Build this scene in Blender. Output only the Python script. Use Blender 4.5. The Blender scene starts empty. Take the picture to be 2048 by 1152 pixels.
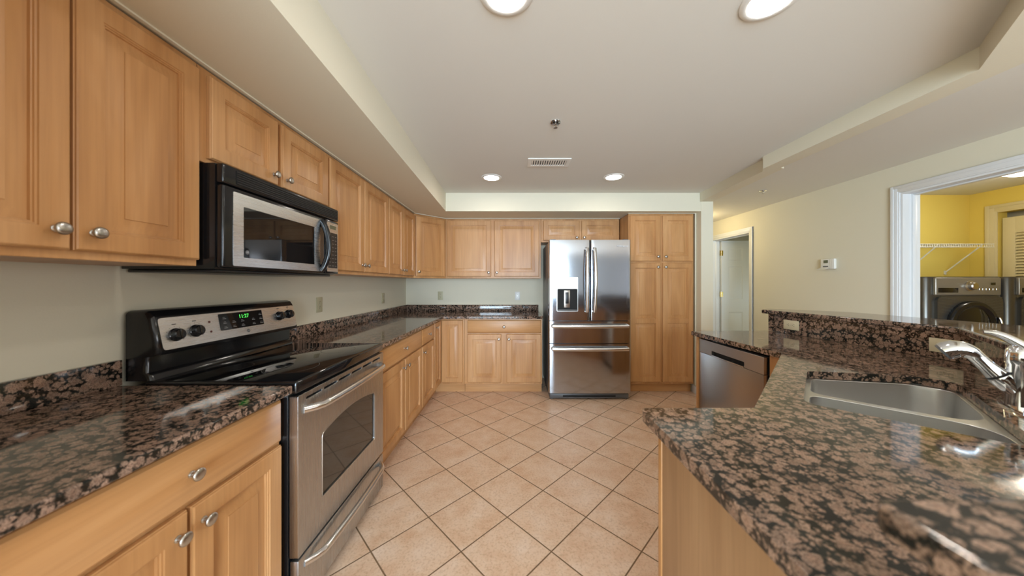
import bpy, bmesh, math, random
from math import pi, sin, cos, radians, sqrt
from mathutils import Vector, Matrix

random.seed(7)
S = bpy.context.scene
COL = S.collection

# ------------------------------------------------------------------ camera, world, exposure
CAM_H = 1.297
cam = bpy.data.cameras.new('camera')
cam.sensor_width = 36.0
cam.lens = 612.0 * 36.0 / 2048.0
cam.shift_x = -5.0 / 2048.0
cam.shift_y = -9.0 / 2048.0
cam.clip_start = 0.02
cam.dof.use_dof = True
cam.dof.focus_distance = 2.6
cam.dof.aperture_fstop = 2.2
camo = bpy.data.objects.new('camera', cam)
COL.objects.link(camo)
camo.location = (0, 0, CAM_H)
camo.rotation_euler = (pi / 2, 0, 0)
S.camera = camo

S.view_settings.view_transform = 'Standard'
S.view_settings.look = 'None'
S.view_settings.gamma = 1.0
S.view_settings.use_curve_mapping = False
S.view_settings.exposure = 0.22

W = bpy.data.worlds.new('world')
S.world = W
W.use_nodes = True
W.node_tree.nodes['Background'].inputs[0].default_value = (0.80, 0.90, 1.0, 1)
W.node_tree.nodes['Background'].inputs[1].default_value = 1.6


def area_light(name, loc, rot, sx, sy, power, color, spread=None):
    l = bpy.data.lights.new(name, 'AREA')
    l.shape = 'RECTANGLE'
    l.size = sx
    l.size_y = sy
    l.energy = power
    l.color = color
    if spread:
        l.spread = spread
    o = bpy.data.objects.new(name, l)
    COL.objects.link(o)
    o.location = loc
    o.rotation_euler = rot
    return o


def point_light(name, loc, power, color, r=0.08):
    l = bpy.data.lights.new(name, 'POINT')
    l.energy = power
    l.color = color
    l.shadow_soft_size = r
    o = bpy.data.objects.new(name, l)
    COL.objects.link(o)
    o.location = loc
    return o


DAY = (0.66, 0.84, 1.0)
WARM = (1.0, 0.86, 0.68)
# daylight entering by the glazed doors of the living area behind the viewpoint
area_light('daylight_glazed_doors', (0.28, -4.02, 1.12), (-pi / 2, 0, pi), 2.75, 2.0, 350, DAY)
area_light('added_side_fill', (6.12, -1.95, 1.25), (0, pi / 2, 0), 1.9, 2.6, 85, (0.92, 0.95, 1.0))  # added fill for the hall ceiling and left run, set at an invented window
LENS_POWER = 64.0   # emission of the ceiling can lenses
# hall ceiling lamp, out of sight round the corner
point_light('hall_lamp', (2.75, 4.75, 2.12), 9, (1.0, 0.80, 0.42))
# bare bluish fill added to brighten the hall door; no window there
point_light('far_room_fill', (4.6, 4.25, 1.0), 11, DAY, 0.25)
point_light('laundry_lamp', (4.38, 2.55, 2.12), 10, (1.0, 0.92, 0.76), 0.12)

# ------------------------------------------------------------------ materials


def nmat(name):
    m = bpy.data.materials.new(name)
    m.use_nodes = True
    nt = m.node_tree
    b = nt.nodes['Principled BSDF']
    return m, nt, b


def simple(name, col, rough=0.5, metal=0.0, spec=0.5, bump=0.0, bscale=60.0, emit=None, estr=0.0):
    m, nt, b = nmat(name)
    b.inputs['Base Color'].default_value = (*col, 1)
    b.inputs['Roughness'].default_value = rough
    b.inputs['Metallic'].default_value = metal
    b.inputs['Specular IOR Level'].default_value = spec
    if emit:
        b.inputs['Emission Color'].default_value = (*emit, 1)
        b.inputs['Emission Strength'].default_value = estr
    tc = nt.nodes.new('ShaderNodeTexCoord')
    n = nt.nodes.new('ShaderNodeTexNoise')
    n.inputs['Scale'].default_value = bscale
    n.inputs['Detail'].default_value = 3
    nt.links.new(tc.outputs['Object'], n.inputs['Vector'])
    if bump > 0:
        bp = nt.nodes.new('ShaderNodeBump')
        bp.inputs['Strength'].default_value = bump
        bp.inputs['Distance'].default_value = 0.002
        nt.links.new(n.outputs['Fac'], bp.inputs['Height'])
        nt.links.new(bp.outputs['Normal'], b.inputs['Normal'])
    return m


def srgb(r, g, b):
    def f(c):
        c /= 255.0
        return c / 12.92 if c <= 0.04045 else ((c + 0.055) / 1.055) ** 2.4
    return (f(r), f(g), f(b))


def wood(name, horizontal=False, dark=(0.45, 0.215, 0.079), mid=(0.56, 0.285, 0.110), light=(0.645, 0.358, 0.160)):
    m, nt, b = nmat(name)
    N, L = nt.nodes, nt.links
    tc = N.new('ShaderNodeTexCoord')
    oi = N.new('ShaderNodeObjectInfo')
    mul = N.new('ShaderNodeVectorMath')
    mul.operation = 'SCALE'
    comb = N.new('ShaderNodeCombineXYZ')
    for i in range(3):
        L.new(oi.outputs['Random'], comb.inputs[i])
    L.new(comb.outputs[0], mul.inputs[0])
    mul.inputs['Scale'].default_value = 17.0
    add = N.new('ShaderNodeVectorMath')
    add.operation = 'ADD'
    L.new(tc.outputs['Object'], add.inputs[0])
    L.new(mul.outputs[0], add.inputs[1])

    def noise(sx, sz, detail, dist):
        mp = N.new('ShaderNodeMapping')
        mp.inputs['Scale'].default_value = (sz, sx, sx) if horizontal else (sx, sx, sz)
        L.new(add.outputs[0], mp.inputs['Vector'])
        n = N.new('ShaderNodeTexNoise')
        n.inputs['Scale'].default_value = 1.0
        n.inputs['Detail'].default_value = detail
        n.inputs['Distortion'].default_value = dist
        L.new(mp.outputs[0], n.inputs['Vector'])
        return n
    broad = noise(7.0, 1.1, 3, 0.6)
    fine = noise(95.0, 3.0, 4, 0.2)
    ramp = N.new('ShaderNodeValToRGB')
    e = ramp.color_ramp.elements
    e[0].position, e[0].color = 0.28, (*dark, 1)
    e[1].position, e[1].color = 0.72, (*light, 1)
    k = e.new(0.48)
    k.color = (*mid, 1)
    L.new(broad.outputs['Fac'], ramp.inputs['Fac'])
    r2 = N.new('ShaderNodeValToRGB')
    r2.color_ramp.elements[0].position = 0.30
    r2.color_ramp.elements[0].color = (0.74, 0.70, 0.66, 1)
    r2.color_ramp.elements[1].position = 0.62
    r2.color_ramp.elements[1].color = (1, 1, 1, 1)
    L.new(fine.outputs['Fac'], r2.inputs['Fac'])
    mx = N.new('ShaderNodeMix')
    mx.data_type = 'RGBA'
    mx.blend_type = 'MULTIPLY'
    mx.inputs['Factor'].default_value = 0.42
    L.new(ramp.outputs['Color'], mx.inputs['A'])
    L.new(r2.outputs['Color'], mx.inputs['B'])
    L.new(mx.outputs['Result'], b.inputs['Base Color'])
    b.inputs['Roughness'].default_value = 0.36
    b.inputs['Specular IOR Level'].default_value = 0.45
    bp = N.new('ShaderNodeBump')
    bp.inputs['Strength'].default_value = 0.06
    bp.inputs['Distance'].default_value = 0.001
    L.new(fine.outputs['Fac'], bp.inputs['Height'])
    L.new(bp.outputs['Normal'], b.inputs['Normal'])
    return m


def granite(name):
    m, nt, b = nmat(name)
    N, L = nt.nodes, nt.links
    g = N.new('ShaderNodeNewGeometry')

    def mth(op, a, bb=None, clamp=False):
        n = N.new('ShaderNodeMath')
        n.operation = op
        n.use_clamp = clamp
        for i, q in enumerate((a, bb)):
            if q is None:
                continue
            if isinstance(q, (int, float)):
                n.inputs[i].default_value = q
            else:
                L.new(q, n.inputs[i])
        return n.outputs[0]

    def noise(scale, detail):
        n = N.new('ShaderNodeTexNoise')
        n.inputs['Scale'].default_value = scale
        n.inputs['Detail'].default_value = detail
        n.inputs['Roughness'].default_value = 0.6
        L.new(g.outputs['Position'], n.inputs['Vector'])
        return n
    warp = noise(38, 2)
    sc = N.new('ShaderNodeVectorMath')
    sc.operation = 'MULTIPLY_ADD'
    sc.inputs[1].default_value = (0.009, 0.009, 0.009)
    L.new(warp.outputs['Color'], sc.inputs[0])
    L.new(g.outputs['Position'], sc.inputs[2])
    rough = noise(150, 4)
    rg = mth('MULTIPLY', mth('SUBTRACT', rough.outputs['Fac'], 0.5), 1.05)

    def blobs(scale, r0, r1):
        """round crystals of varied size: positive inside"""
        v = N.new('ShaderNodeTexVoronoi')
        v.feature = 'F1'
        v.inputs['Scale'].default_value = scale
        L.new(sc.outputs[0], v.inputs['Vector'])
        sp = N.new('ShaderNodeSeparateColor')
        L.new(v.outputs['Color'], sp.inputs[0])
        rad = mth('ADD', mth('MULTIPLY', sp.outputs[0], r1 - r0), r0)
        return mth('SUBTRACT', rad, v.outputs['Distance']), sp.outputs[1]
    t1, c1 = blobs(43, 0.33, 0.70)
    t2, c2 = blobs(88, 0.10, 0.68)
    t = mth('ADD', mth('MAXIMUM', t1, mth('MULTIPLY', t2, 0.8)), rg)
    r = N.new('ShaderNodeValToRGB')
    e = r.color_ramp.elements
    e[0].position, e[0].color = 0.40, (0.016, 0.017, 0.015, 1)
    e[1].position, e[1].color = 0.86, (0.37, 0.240, 0.180, 1)
    for p, c in ((0.47, (0.036, 0.034, 0.029)), (0.515, (0.130, 0.090, 0.068)), (0.58, (0.300, 0.205, 0.155)), (0.67, (0.420, 0.295, 0.230)), (0.75, (0.290, 0.195, 0.148))):
        k = e.new(p)
        k.color = (*c, 1)
    L.new(mth('ADD', mth('MULTIPLY', t, 0.75), 0.5), r.inputs['Fac'])
    # tint from crystal to crystal
    tr = N.new('ShaderNodeValToRGB')
    tr.color_ramp.elements[0].color = (0.66, 0.64, 0.62, 1)
    tr.color_ramp.elements[1].color = (1.10, 1.06, 1.04, 1)
    L.new(c1, tr.inputs['Fac'])
    m1 = N.new('ShaderNodeMix')
    m1.data_type = 'RGBA'
    m1.blend_type = 'MULTIPLY'
    m1.inputs['Factor'].default_value = 1.0
    L.new(r.outputs['Color'], m1.inputs['A'])
    L.new(tr.outputs['Color'], m1.inputs['B'])
    # fine grain
    fg = noise(420, 2)
    fr_ = N.new('ShaderNodeValToRGB')
    fr_.color_ramp.elements[0].position = 0.36
    fr_.color_ramp.elements[0].color = (0.36, 0.36, 0.36, 1)
    fr_.color_ramp.elements[1].position = 0.56
    fr_.color_ramp.elements[1].color = (1.08, 1.05, 1.02, 1)
    L.new(fg.outputs['Fac'], fr_.inputs['Fac'])
    m2 = N.new('ShaderNodeMix')
    m2.data_type = 'RGBA'
    m2.blend_type = 'MULTIPLY'
    m2.inputs['Factor'].default_value = 0.8
    L.new(m1.outputs['Result'], m2.inputs['A'])
    L.new(fr_.outputs['Color'], m2.inputs['B'])
    L.new(m2.outputs['Result'], b.inputs['Base Color'])
    b.inputs['Roughness'].default_value = 0.07
    b.inputs['Specular IOR Level'].default_value = 0.55
    return m


def tile(name):
    m, nt, b = nmat(name)
    N, L = nt.nodes, nt.links
    g = N.new('ShaderNodeNewGeometry')
    P = 0.3090
    mp = N.new('ShaderNodeMapping')
    mp.vector_type = 'TEXTURE'
    mp.inputs['Location'].default_value = (-0.0400, 1.699, 0)
    mp.inputs['Rotation'].default_value = (0, 0, radians(45))
    mp.inputs['Scale'].default_value = (P, P, 1)
    L.new(g.outputs['Position'], mp.inputs['Vector'])
    sx = N.new('ShaderNodeSeparateXYZ')
    L.new(mp.outputs[0], sx.inputs[0])

    def mth(op, a, bb=None):
        n = N.new('ShaderNodeMath')
        n.operation = op
        if isinstance(a, (int, float)):
            n.inputs[0].default_value = a
        else:
            L.new(a, n.inputs[0])
        if bb is not None:
            if isinstance(bb, (int, float)):
                n.inputs[1].default_value = bb
            else:
                L.new(bb, n.inputs[1])
        return n.outputs[0]
    px = mth('PINGPONG', sx.outputs[0], 0.5)
    py = mth('PINGPONG', sx.outputs[1], 0.5)
    dmin = mth('MINIMUM', px, py)
    mr = N.new('ShaderNodeMapRange')
    mr.interpolation_type = 'SMOOTHSTEP'
    mr.inputs['From Min'].default_value = 0.0065
    mr.inputs['From Max'].default_value = 0.0135
    L.new(dmin, mr.inputs['Value'])
    fx = mth('FLOOR', sx.outputs[0])
    fy = mth('FLOOR', sx.outputs[1])
    cmb = N.new('ShaderNodeCombineXYZ')
    L.new(fx, cmb.inputs[0])
    L.new(fy, cmb.inputs[1])
    wn = N.new('ShaderNodeTexWhiteNoise')
    L.new(cmb.outputs[0], wn.inputs['Vector'])
    off = N.new('ShaderNodeVectorMath')
    off.operation = 'MULTIPLY_ADD'
    off.inputs[1].default_value = (9, 9, 9)
    L.new(wn.outputs['Color'], off.inputs[0])
    L.new(g.outputs['Position'], off.inputs[2])
    n1 = N.new('ShaderNodeTexNoise')
    n1.inputs['Scale'].default_value = 8
    n1.inputs['Detail'].default_value = 6
    n1.inputs['Roughness'].default_value = 0.65
    L.new(off.outputs[0], n1.inputs['Vector'])
    n2 = N.new('ShaderNodeTexNoise')
    n2.inputs['Scale'].default_value = 90
    n2.inputs['Detail'].default_value = 4
    L.new(off.outputs[0], n2.inputs['Vector'])
    r = N.new('ShaderNodeValToRGB')
    e = r.color_ramp.elements
    e[0].position, e[0].color = 0.30, (*srgb(214, 174, 142), 1)
    e[1].position, e[1].color = 0.70, (*srgb(231, 205, 183), 1)
    k = e.new(0.50)
    k.color = (*srgb(225, 193, 165), 1)
    L.new(n1.outputs['Fac'], r.inputs['Fac'])
    r2 = N.new('ShaderNodeValToRGB')
    r2.color_ramp.elements[0].position = 0.32
    r2.color_ramp.elements[0].color = (0.80, 0.74, 0.68, 1)
    r2.color_ramp.elements[1].position = 0.52
    r2.color_ramp.elements[1].color = (1, 1, 1, 1)
    L.new(n2.outputs['Fac'], r2.inputs['Fac'])
    mx = N.new('ShaderNodeMix')
    mx.data_type = 'RGBA'
    mx.blend_type = 'MULTIPLY'
    mx.inputs['Factor'].default_value = 0.8
    L.new(r.outputs['Color'], mx.inputs['A'])
    L.new(r2.outputs['Color'], mx.inputs['B'])
    gm = N.new('ShaderNodeMix')
    gm.data_type = 'RGBA'
    L.new(mr.outputs[0], gm.inputs['Factor'])
    gm.inputs['A'].default_value = (*srgb(122, 96, 70), 1)
    L.new(mx.outputs['Result'], gm.inputs['B'])
    L.new(gm.outputs['Result'], b.inputs['Base Color'])
    rm = N.new('ShaderNodeMapRange')
    rm.inputs['To Min'].default_value = 0.85
    rm.inputs['To Max'].default_value = 0.36
    L.new(mr.outputs[0], rm.inputs['Value'])
    L.new(rm.outputs[0], b.inputs['Roughness'])
    bp = N.new('ShaderNodeBump')
    bp.inputs['Strength'].default_value = 0.6
    bp.inputs['Distance'].default_value = 0.003
    L.new(mr.outputs[0], bp.inputs['Height'])
    b2 = N.new('ShaderNodeBump')
    b2.inputs['Strength'].default_value = 0.08
    b2.inputs['Distance'].default_value = 0.002
    L.new(n1.outputs['Fac'], b2.inputs['Height'])
    L.new(bp.outputs['Normal'], b2.inputs['Normal'])
    L.new(b2.outputs['Normal'], b.inputs['Normal'])
    return m


def steel(name, col=(0.52, 0.52, 0.52), rough=0.28, vertical=True, wave=0.0, brush=0.015, spread=0.05):
    m, nt, b = nmat(name)
    N, L = nt.nodes, nt.links
    b.inputs['Base Color'].default_value = (*col, 1)
    b.inputs['Metallic'].default_value = 1.0
    tc = N.new('ShaderNodeTexCoord')
    mp = N.new('ShaderNodeMapping')
    mp.inputs['Scale'].default_value = (700, 700, 4) if vertical else (4, 4, 700)
    L.new(tc.outputs['Object'], mp.inputs['Vector'])
    n = N.new('ShaderNodeTexNoise')
    n.inputs['Scale'].default_value = 1.0
    n.inputs['Detail'].default_value = 2
    L.new(mp.outputs[0], n.inputs['Vector'])
    mr = N.new('ShaderNodeMapRange')
    mr.inputs['To Min'].default_value = rough - spread
    mr.inputs['To Max'].default_value = rough + spread
    L.new(n.outputs['Fac'], mr.inputs['Value'])
    L.new(mr.outputs[0], b.inputs['Roughness'])
    bp = N.new('ShaderNodeBump')
    bp.inputs['Strength'].default_value = brush
    bp.inputs['Distance'].default_value = 0.001
    L.new(n.outputs['Fac'], bp.inputs['Height'])
    if wave:
        n2 = N.new('ShaderNodeTexNoise')
        n2.inputs['Scale'].default_value = 3.0
        L.new(tc.outputs['Object'], n2.inputs['Vector'])
        b2 = N.new('ShaderNodeBump')
        b2.inputs['Strength'].default_value = wave
        b2.inputs['Distance'].default_value = 0.02
        L.new(n2.outputs['Fac'], b2.inputs['Height'])
        L.new(bp.outputs['Normal'], b2.inputs['Normal'])
        L.new(b2.outputs['Normal'], b.inputs['Normal'])
    else:
        L.new(bp.outputs['Normal'], b.inputs['Normal'])
    return m


M = {}
M['wood'] = wood('maple_vertical')
M['wood_h'] = wood('maple_horizontal', True)
M['laminate'] = wood('maple_laminate_panel', False, (0.30, 0.165, 0.080), (0.40, 0.235, 0.120), (0.47, 0.29, 0.155))
M['granite'] = granite('brown_granite')
M['tile'] = tile('diagonal_floor_tile')
M['steel'] = steel('brushed_steel_vertical', wave=0.05)
M['steel_fridge'] = steel('brushed_steel_fridge', (0.46, 0.48, 0.52), 0.115, wave=0.012, brush=0.004, spread=0.02)
M['steel_h'] = steel('brushed_steel_horizontal', (0.66, 0.67, 0.68), vertical=False)
M['steel_sink'] = steel('satin_steel_sink', (0.76, 0.76, 0.75), 0.33, vertical=False, brush=0.006, spread=0.03)
M['steel_dw'] = steel('brushed_steel_dishwasher', (0.42, 0.41, 0.41), 0.30)
M['nickel'] = simple('satin_nickel', (0.50, 0.48, 0.45), 0.28, 1.0)
M['bright_steel'] = simple('polished_steel_bar', (0.74, 0.74, 0.74), 0.22, 1.0)
M['chrome'] = simple('chrome', (0.80, 0.82, 0.85), 0.06, 1.0)
M['black'] = simple('black_enamel', (0.008, 0.008, 0.009), 0.16)
M['black_glass'] = simple('black_glass', (0.006, 0.006, 0.007), 0.03, 0, 0.6)
M['window_glass'] = simple('oven_window_glass', (0.035, 0.030, 0.024), 0.04, 0, 0.9)
M['black_plastic'] = simple('black_plastic', (0.012, 0.012, 0.013), 0.35)
M['dark_gap'] = simple('dark_slot', (0.004, 0.004, 0.004), 0.7)
M['grey_plastic'] = simple('grey_plastic', (0.10, 0.10, 0.105), 0.4)
M['fridge_side'] = simple('grey_painted_steel', (0.16, 0.16, 0.17), 0.38, 0.3)
M['key'] = simple('keypad_print', (0.30, 0.30, 0.30), 0.5)
M['ring'] = simple('burner_print', (0.10, 0.10, 0.10), 0.2)
M['paint'] = simple('beige_wall_paint', srgb(224, 217, 196), 0.75, 0, 0.25, 0.15, 220)
M['grey_paint'] = simple('grey_living_wall_paint', srgb(158, 165, 174), 0.75, 0, 0.25, 0.15, 220)
M['ceil'] = simple('ceiling_paint', srgb(224, 221, 213), 0.85, 0, 0.2, 0.12, 260)
M['yellow'] = simple('yellow_wall_paint', srgb(238, 214, 112), 0.7, 0, 0.25, 0.15, 220)
M['trim'] = simple('white_trim_paint', srgb(228, 230, 232), 0.35, 0, 0.4, 0.03, 120)
M['door'] = simple('white_door_paint', srgb(214, 215, 214), 0.4, 0, 0.4, 0.05, 120)
M['louver'] = simple('cream_door_paint', srgb(226, 214, 176), 0.5, 0, 0.4, 0.05, 120)
M['ivory'] = simple('ivory_plastic', srgb(216, 204, 172), 0.4)
M['almond'] = simple('almond_wall_plate', srgb(190, 182, 150), 0.45)
M['white_plastic'] = simple('white_plastic', srgb(232, 230, 224), 0.35)
M['lcd'] = simple('lcd_screen', (0.12, 0.13, 0.08), 0.25)
M['slot'] = simple('outlet_slot', (0.03, 0.025, 0.02), 0.6)
M['brass'] = simple('polished_brass', (0.75, 0.62, 0.36), 0.2, 1.0)
M['washer'] = simple('graphite_metallic', (0.13, 0.125, 0.115), 0.30, 0.75)
M['washer_panel'] = simple('graphite_panel', (0.32, 0.30, 0.26), 0.34, 0.7)
M['white_wire'] = simple('white_coated_wire', srgb(238, 236, 226), 0.4)
M['logo'] = simple('silver_logo', (0.85, 0.86, 0.88), 0.25, 0.6)
M['lens'] = simple('lit_lens', (1, 0.95, 0.9), 0.5, 0, 0.3, emit=(1.0, 0.92, 0.83), estr=LENS_POWER)
M['dome'] = simple('lit_dome', (1, 0.95, 0.9), 0.4, 0, 0.3, emit=(1.0, 0.90, 0.76), estr=2.2)
M['digits'] = simple('green_digits', (0.02, 0.2, 0.02), 0.5, emit=(0.10, 0.95, 0.12), estr=1.1)
M['red_led'] = simple('indicator', (0.10, 0.02, 0.015), 0.3)
M['glass'], _nt, _b = nmat('pane_glass')
_b.inputs['Transmission Weight'].default_value = 1.0
_b.inputs['Roughness'].default_value = 0.0
_b.inputs['IOR'].default_value = 1.45

# ------------------------------------------------------------------ mesh helpers


class B:
    """collects shapes for ONE mesh"""

    def __init__(self):
        self.bm = bmesh.new()

    def box(self, x0, x1, y0, y1, z0, z1, bevel=0.0, seg=2, mtx=None):
        bm = self.bm
        r = bmesh.ops.create_cube(bm, size=1.0)
        vs = r['verts']
        for v in vs:
            v.co = Vector(((x0 + x1) / 2 + v.co.x * (x1 - x0), (y0 + y1) / 2 + v.co.y * (y1 - y0), (z0 + z1) / 2 + v.co.z * (z1 - z0)))
        if bevel > 0:
            es = list({e for v in vs for e in v.link_edges})
            rr = bmesh.ops.bevel(bm, geom=vs + es, offset=bevel, segments=seg, profile=0.5, affect='EDGES')
            vs = list({v for f in rr['faces'] for v in f.verts} | {v for v in vs if v.is_valid})
        if mtx is not None:
            bmesh.ops.transform(bm, matrix=mtx, verts=[v for v in vs if v.is_valid])
        return self

    def poly(self, pts):
        self.bm.faces.new([self.bm.verts.new(p) for p in pts])
        return self

    def loft(self, rings, cap0=True, cap1=True, closed=True):
        bm = self.bm
        R = [[bm.verts.new(p) for p in ring] for ring in rings]
        n = len(R[0])
        for a, c in zip(R[:-1], R[1:]):
            for i in range(n if closed else n - 1):
                j = (i + 1) % n
                bm.faces.new((a[i], a[j], c[j], c[i]))
        if cap0:
            bm.faces.new(list(reversed(R[0])))
        if cap1:
            bm.faces.new(R[-1])
        return self

    def prism(self, pts, z0, z1):
        return self.loft([[(p[0], p[1], z0) for p in pts], [(p[0], p[1], z1) for p in pts]])

    def lathe(self, prof, origin=(0, 0, 0), axis=(0, 0, 1), n=24, cap=True):
        a = Vector(axis).normalized()
        t = Vector((1, 0, 0)) if abs(a.x) < 0.9 else Vector((0, 1, 0))
        u = a.cross(t).normalized()
        w = a.cross(u).normalized()
        o = Vector(origin)
        rings = []
        for r, h in prof:
            r = max(r, 1e-5)
            rings.append([o + a * h + (u * cos(2 * pi * i / n) + w * sin(2 * pi * i / n)) * r for i in range(n)])
        return self.loft(rings, cap, cap)

    def cyl(self, p0, p1, r, n=16):
        p0, p1 = Vector(p0), Vector(p1)
        d = p1 - p0
        return self.lathe([(r, 0), (r, d.length)], p0, d, n)

    def tube(self, pts, r, n=12, flat=1.0, up=(0, 0, 1)):
        pts = [Vector(p) for p in pts]
        rr = r if isinstance(r, (list, tuple)) else [r] * len(pts)
        rings = []
        for i, p in enumerate(pts):
            d = (pts[min(i + 1, len(pts) - 1)] - pts[max(i - 1, 0)]).normalized()
            u = Vector(up)
            s = d.cross(u)
            if s.length < 1e-4:
                s = d.cross(Vector((1, 0, 0)))
            s.normalize()
            v = s.cross(d).normalized()
            rings.append([p + s * cos(2 * pi * k / n) * rr[i] * flat + v * sin(2 * pi * k / n) * rr[i] for k in range(n)])
        return self.loft(rings)

    def annulus(self, c, r0, r1, z, n=48):
        bm = self.bm
        a = [bm.verts.new((c[0] + r0 * cos(2 * pi * i / n), c[1] + r0 * sin(2 * pi * i / n), z)) for i in range(n)]
        b = [bm.verts.new((c[0] + r1 * cos(2 * pi * i / n), c[1] + r1 * sin(2 * pi * i / n), z)) for i in range(n)]
        for i in range(n):
            j = (i + 1) % n
            bm.faces.new((a[i], b[i], b[j], a[j]))
        return self

    def filled(self, outer, holes, z0, z1):
        """flat slab between z0 and z1 with holes"""
        bm = self.bm
        edges = []
        for loop in [outer] + holes:
            vs = [bm.verts.new((p[0], p[1], z1)) for p in loop]
            for i in range(len(vs)):
                edges.append(bm.edges.new((vs[i], vs[(i + 1) % len(vs)])))
        r = bmesh.ops.triangle_fill(bm, use_beauty=True, use_dissolve=False, edges=edges)
        fs = [f for f in r['geom'] if isinstance(f, bmesh.types.BMFace)]
        ex = bmesh.ops.extrude_face_region(bm, geom=fs)
        vs = [v for v in ex['geom'] if isinstance(v, bmesh.types.BMVert)]
        bmesh.ops.translate(bm, verts=vs, vec=(0, 0, z0 - z1))
        return self

    def xf(self, mtx):
        bmesh.ops.transform(self.bm, matrix=mtx, verts=self.bm.verts)
        return self


def obj(name, b, mat, parent=None, smooth=35, bevel=0.0, seg=2):
    bm = b.bm
    bmesh.ops.recalc_face_normals(bm, faces=bm.faces)
    me = bpy.data.meshes.new(name)
    bm.to_mesh(me)
    bm.free()
    if smooth:
        me.polygons.foreach_set('use_smooth', [True] * len(me.polygons))
        me.set_sharp_from_angle(angle=radians(smooth))
    me.materials.append(M[mat])
    o = bpy.data.objects.new(name, me)
    COL.objects.link(o)
    if parent:
        o.parent = parent
    if bevel:
        md = o.modifiers.new('edge', 'BEVEL')
        md.width = bevel
        md.segments = seg
        md.limit_method = 'ANGLE'
        md.angle_limit = radians(40)
    return o


def thing(name, label, cat, loc=(0, 0, 0), rz=0.0, group=None):
    o = bpy.data.objects.new(name, None)
    o.empty_display_size = 0.1
    COL.objects.link(o)
    o.location = loc
    o.rotation_euler = (0, 0, rz)
    o['label'] = label
    o['category'] = cat
    if group:
        o['group'] = group
    return o


def tag(o, label, cat, group=None):
    o['label'] = label
    o['category'] = cat
    if group:
        o['group'] = group
    return o


def struct(name, b, mat, bevel=0.0, smooth=35):
    o = obj(name, b, mat, None, smooth, bevel)
    o['kind'] = 'structure'
    return o


def dup(root, loc, rz, label, group=None):
    r = root.copy()
    COL.objects.link(r)
    r.location = loc
    r.rotation_euler = (0, 0, rz)
    r['label'] = label
    if group:
        r['group'] = group
    for ch in list(root.children):
        c = ch.copy()
        COL.objects.link(c)
        c.parent = r
        for g in list(ch.children):
            d = g.copy()
            COL.objects.link(d)
            d.parent = c
    return r


def round_poly(pts, rad, n=6):
    out = []
    N_ = len(pts)
    rads = rad if isinstance(rad, (list, tuple)) else [rad] * N_
    for i in range(N_):
        p = Vector(pts[i][:2])
        a = Vector(pts[i - 1][:2]) - p
        c = Vector(pts[(i + 1) % N_][:2]) - p
        r = rads[i]
        if r <= 1e-6:
            out.append((p.x, p.y))
            continue
        ang = a.angle(c)
        d = min(r / math.tan(ang / 2), a.length * 0.49, c.length * 0.49)
        p0 = p + a.normalized() * d
        p1 = p + c.normalized() * d
        for k in range(n + 1):
            t = k / n
            q = p0 * (1 - t) ** 2 + p * 2 * t * (1 - t) + p1 * t ** 2
            out.append((q.x, q.y))
    return out


def rrect(x0, x1, y0, y1, r, n=5):
    return round_poly([(x0, y0), (x1, y0), (x1, y1), (x0, y1)], r, n)


def text_mesh(name, body, size, mat, parent, mtx, extrude=0.0004):
    cu = bpy.data.curves.new(name + '_curve', 'FONT')
    cu.body = body
    cu.size = size
    cu.extrude = extrude
    cu.align_x = 'CENTER'
    cu.align_y = 'CENTER'
    tmp = bpy.data.objects.new(name + '_tmp', cu)
    COL.objects.link(tmp)
    dg = bpy.context.evaluated_depsgraph_get()
    dg.update()
    me = bpy.data.meshes.new_from_object(tmp.evaluated_get(dg))
    bpy.data.objects.remove(tmp)
    me.transform(mtx)
    me.materials.clear()
    me.materials.append(M[mat])
    o = bpy.data.objects.new(name, me)
    COL.objects.link(o)
    if parent:
        o.parent = parent
    return o


# text lying on a face that looks towards local -y
FRONT = Matrix.Rotation(pi / 2, 4, 'X')

# ------------------------------------------------------------------ the setting
ZC = 2.334      # ceiling
ZS = 2.125      # underside of the soffits
XL, YB, XR = -1.493, 4.21, 3.367

b = B().box(-1.7, 6.4, -4.3, 6.5, -0.08, 0.0)
struct('floor', b, 'tile')
b = B().box(-1.7, 6.4, -4.3, 6.5, ZC, ZC + 0.1)
struct('ceiling', b, 'ceil')
struct('wall_left', B().box(XL - 0.1, XL, -4.2, YB + 0.1, 0, ZC), 'paint')
# unseen wall stub, added to keep window light off the left run
struct('wall_added_shade', B().box(XL, -0.74, 0.10, 0.24, 0, ZC), 'paint')
struct('wall_back', B().box(XL, 2.135, YB, YB + 0.1, 0, ZC), 'paint')
# wall return beside the pantry, running on as the hall's side wall
struct('wall_hall_side', B().box(2.135, 2.272, 3.50, 6.3, 0, ZC), 'paint')
struct('wall_hall_end', B().box(2.272, XR, 6.3, 6.4, 0, ZC), 'paint')
HY0, HY1, HZ = 4.375, 5.245, 2.04      # hall door opening
LY0, LY1, LZ = 1.10, 2.668, 2.088     # laundry opening
XW = XR + 0.135
b = B()
b.box(XR, XW, 0.66, LY0, 0, ZC)
b.box(XR, XW, LY0, LY1, LZ, ZC)
b.box(XR, XW, LY1, HY0, 0, ZC)
b.box(XR, XW, HY0, HY1, HZ, ZC)
b.box(XR, XW, HY1, 6.4, 0, ZC)
struct('wall_right', b, 'paint')
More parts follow.
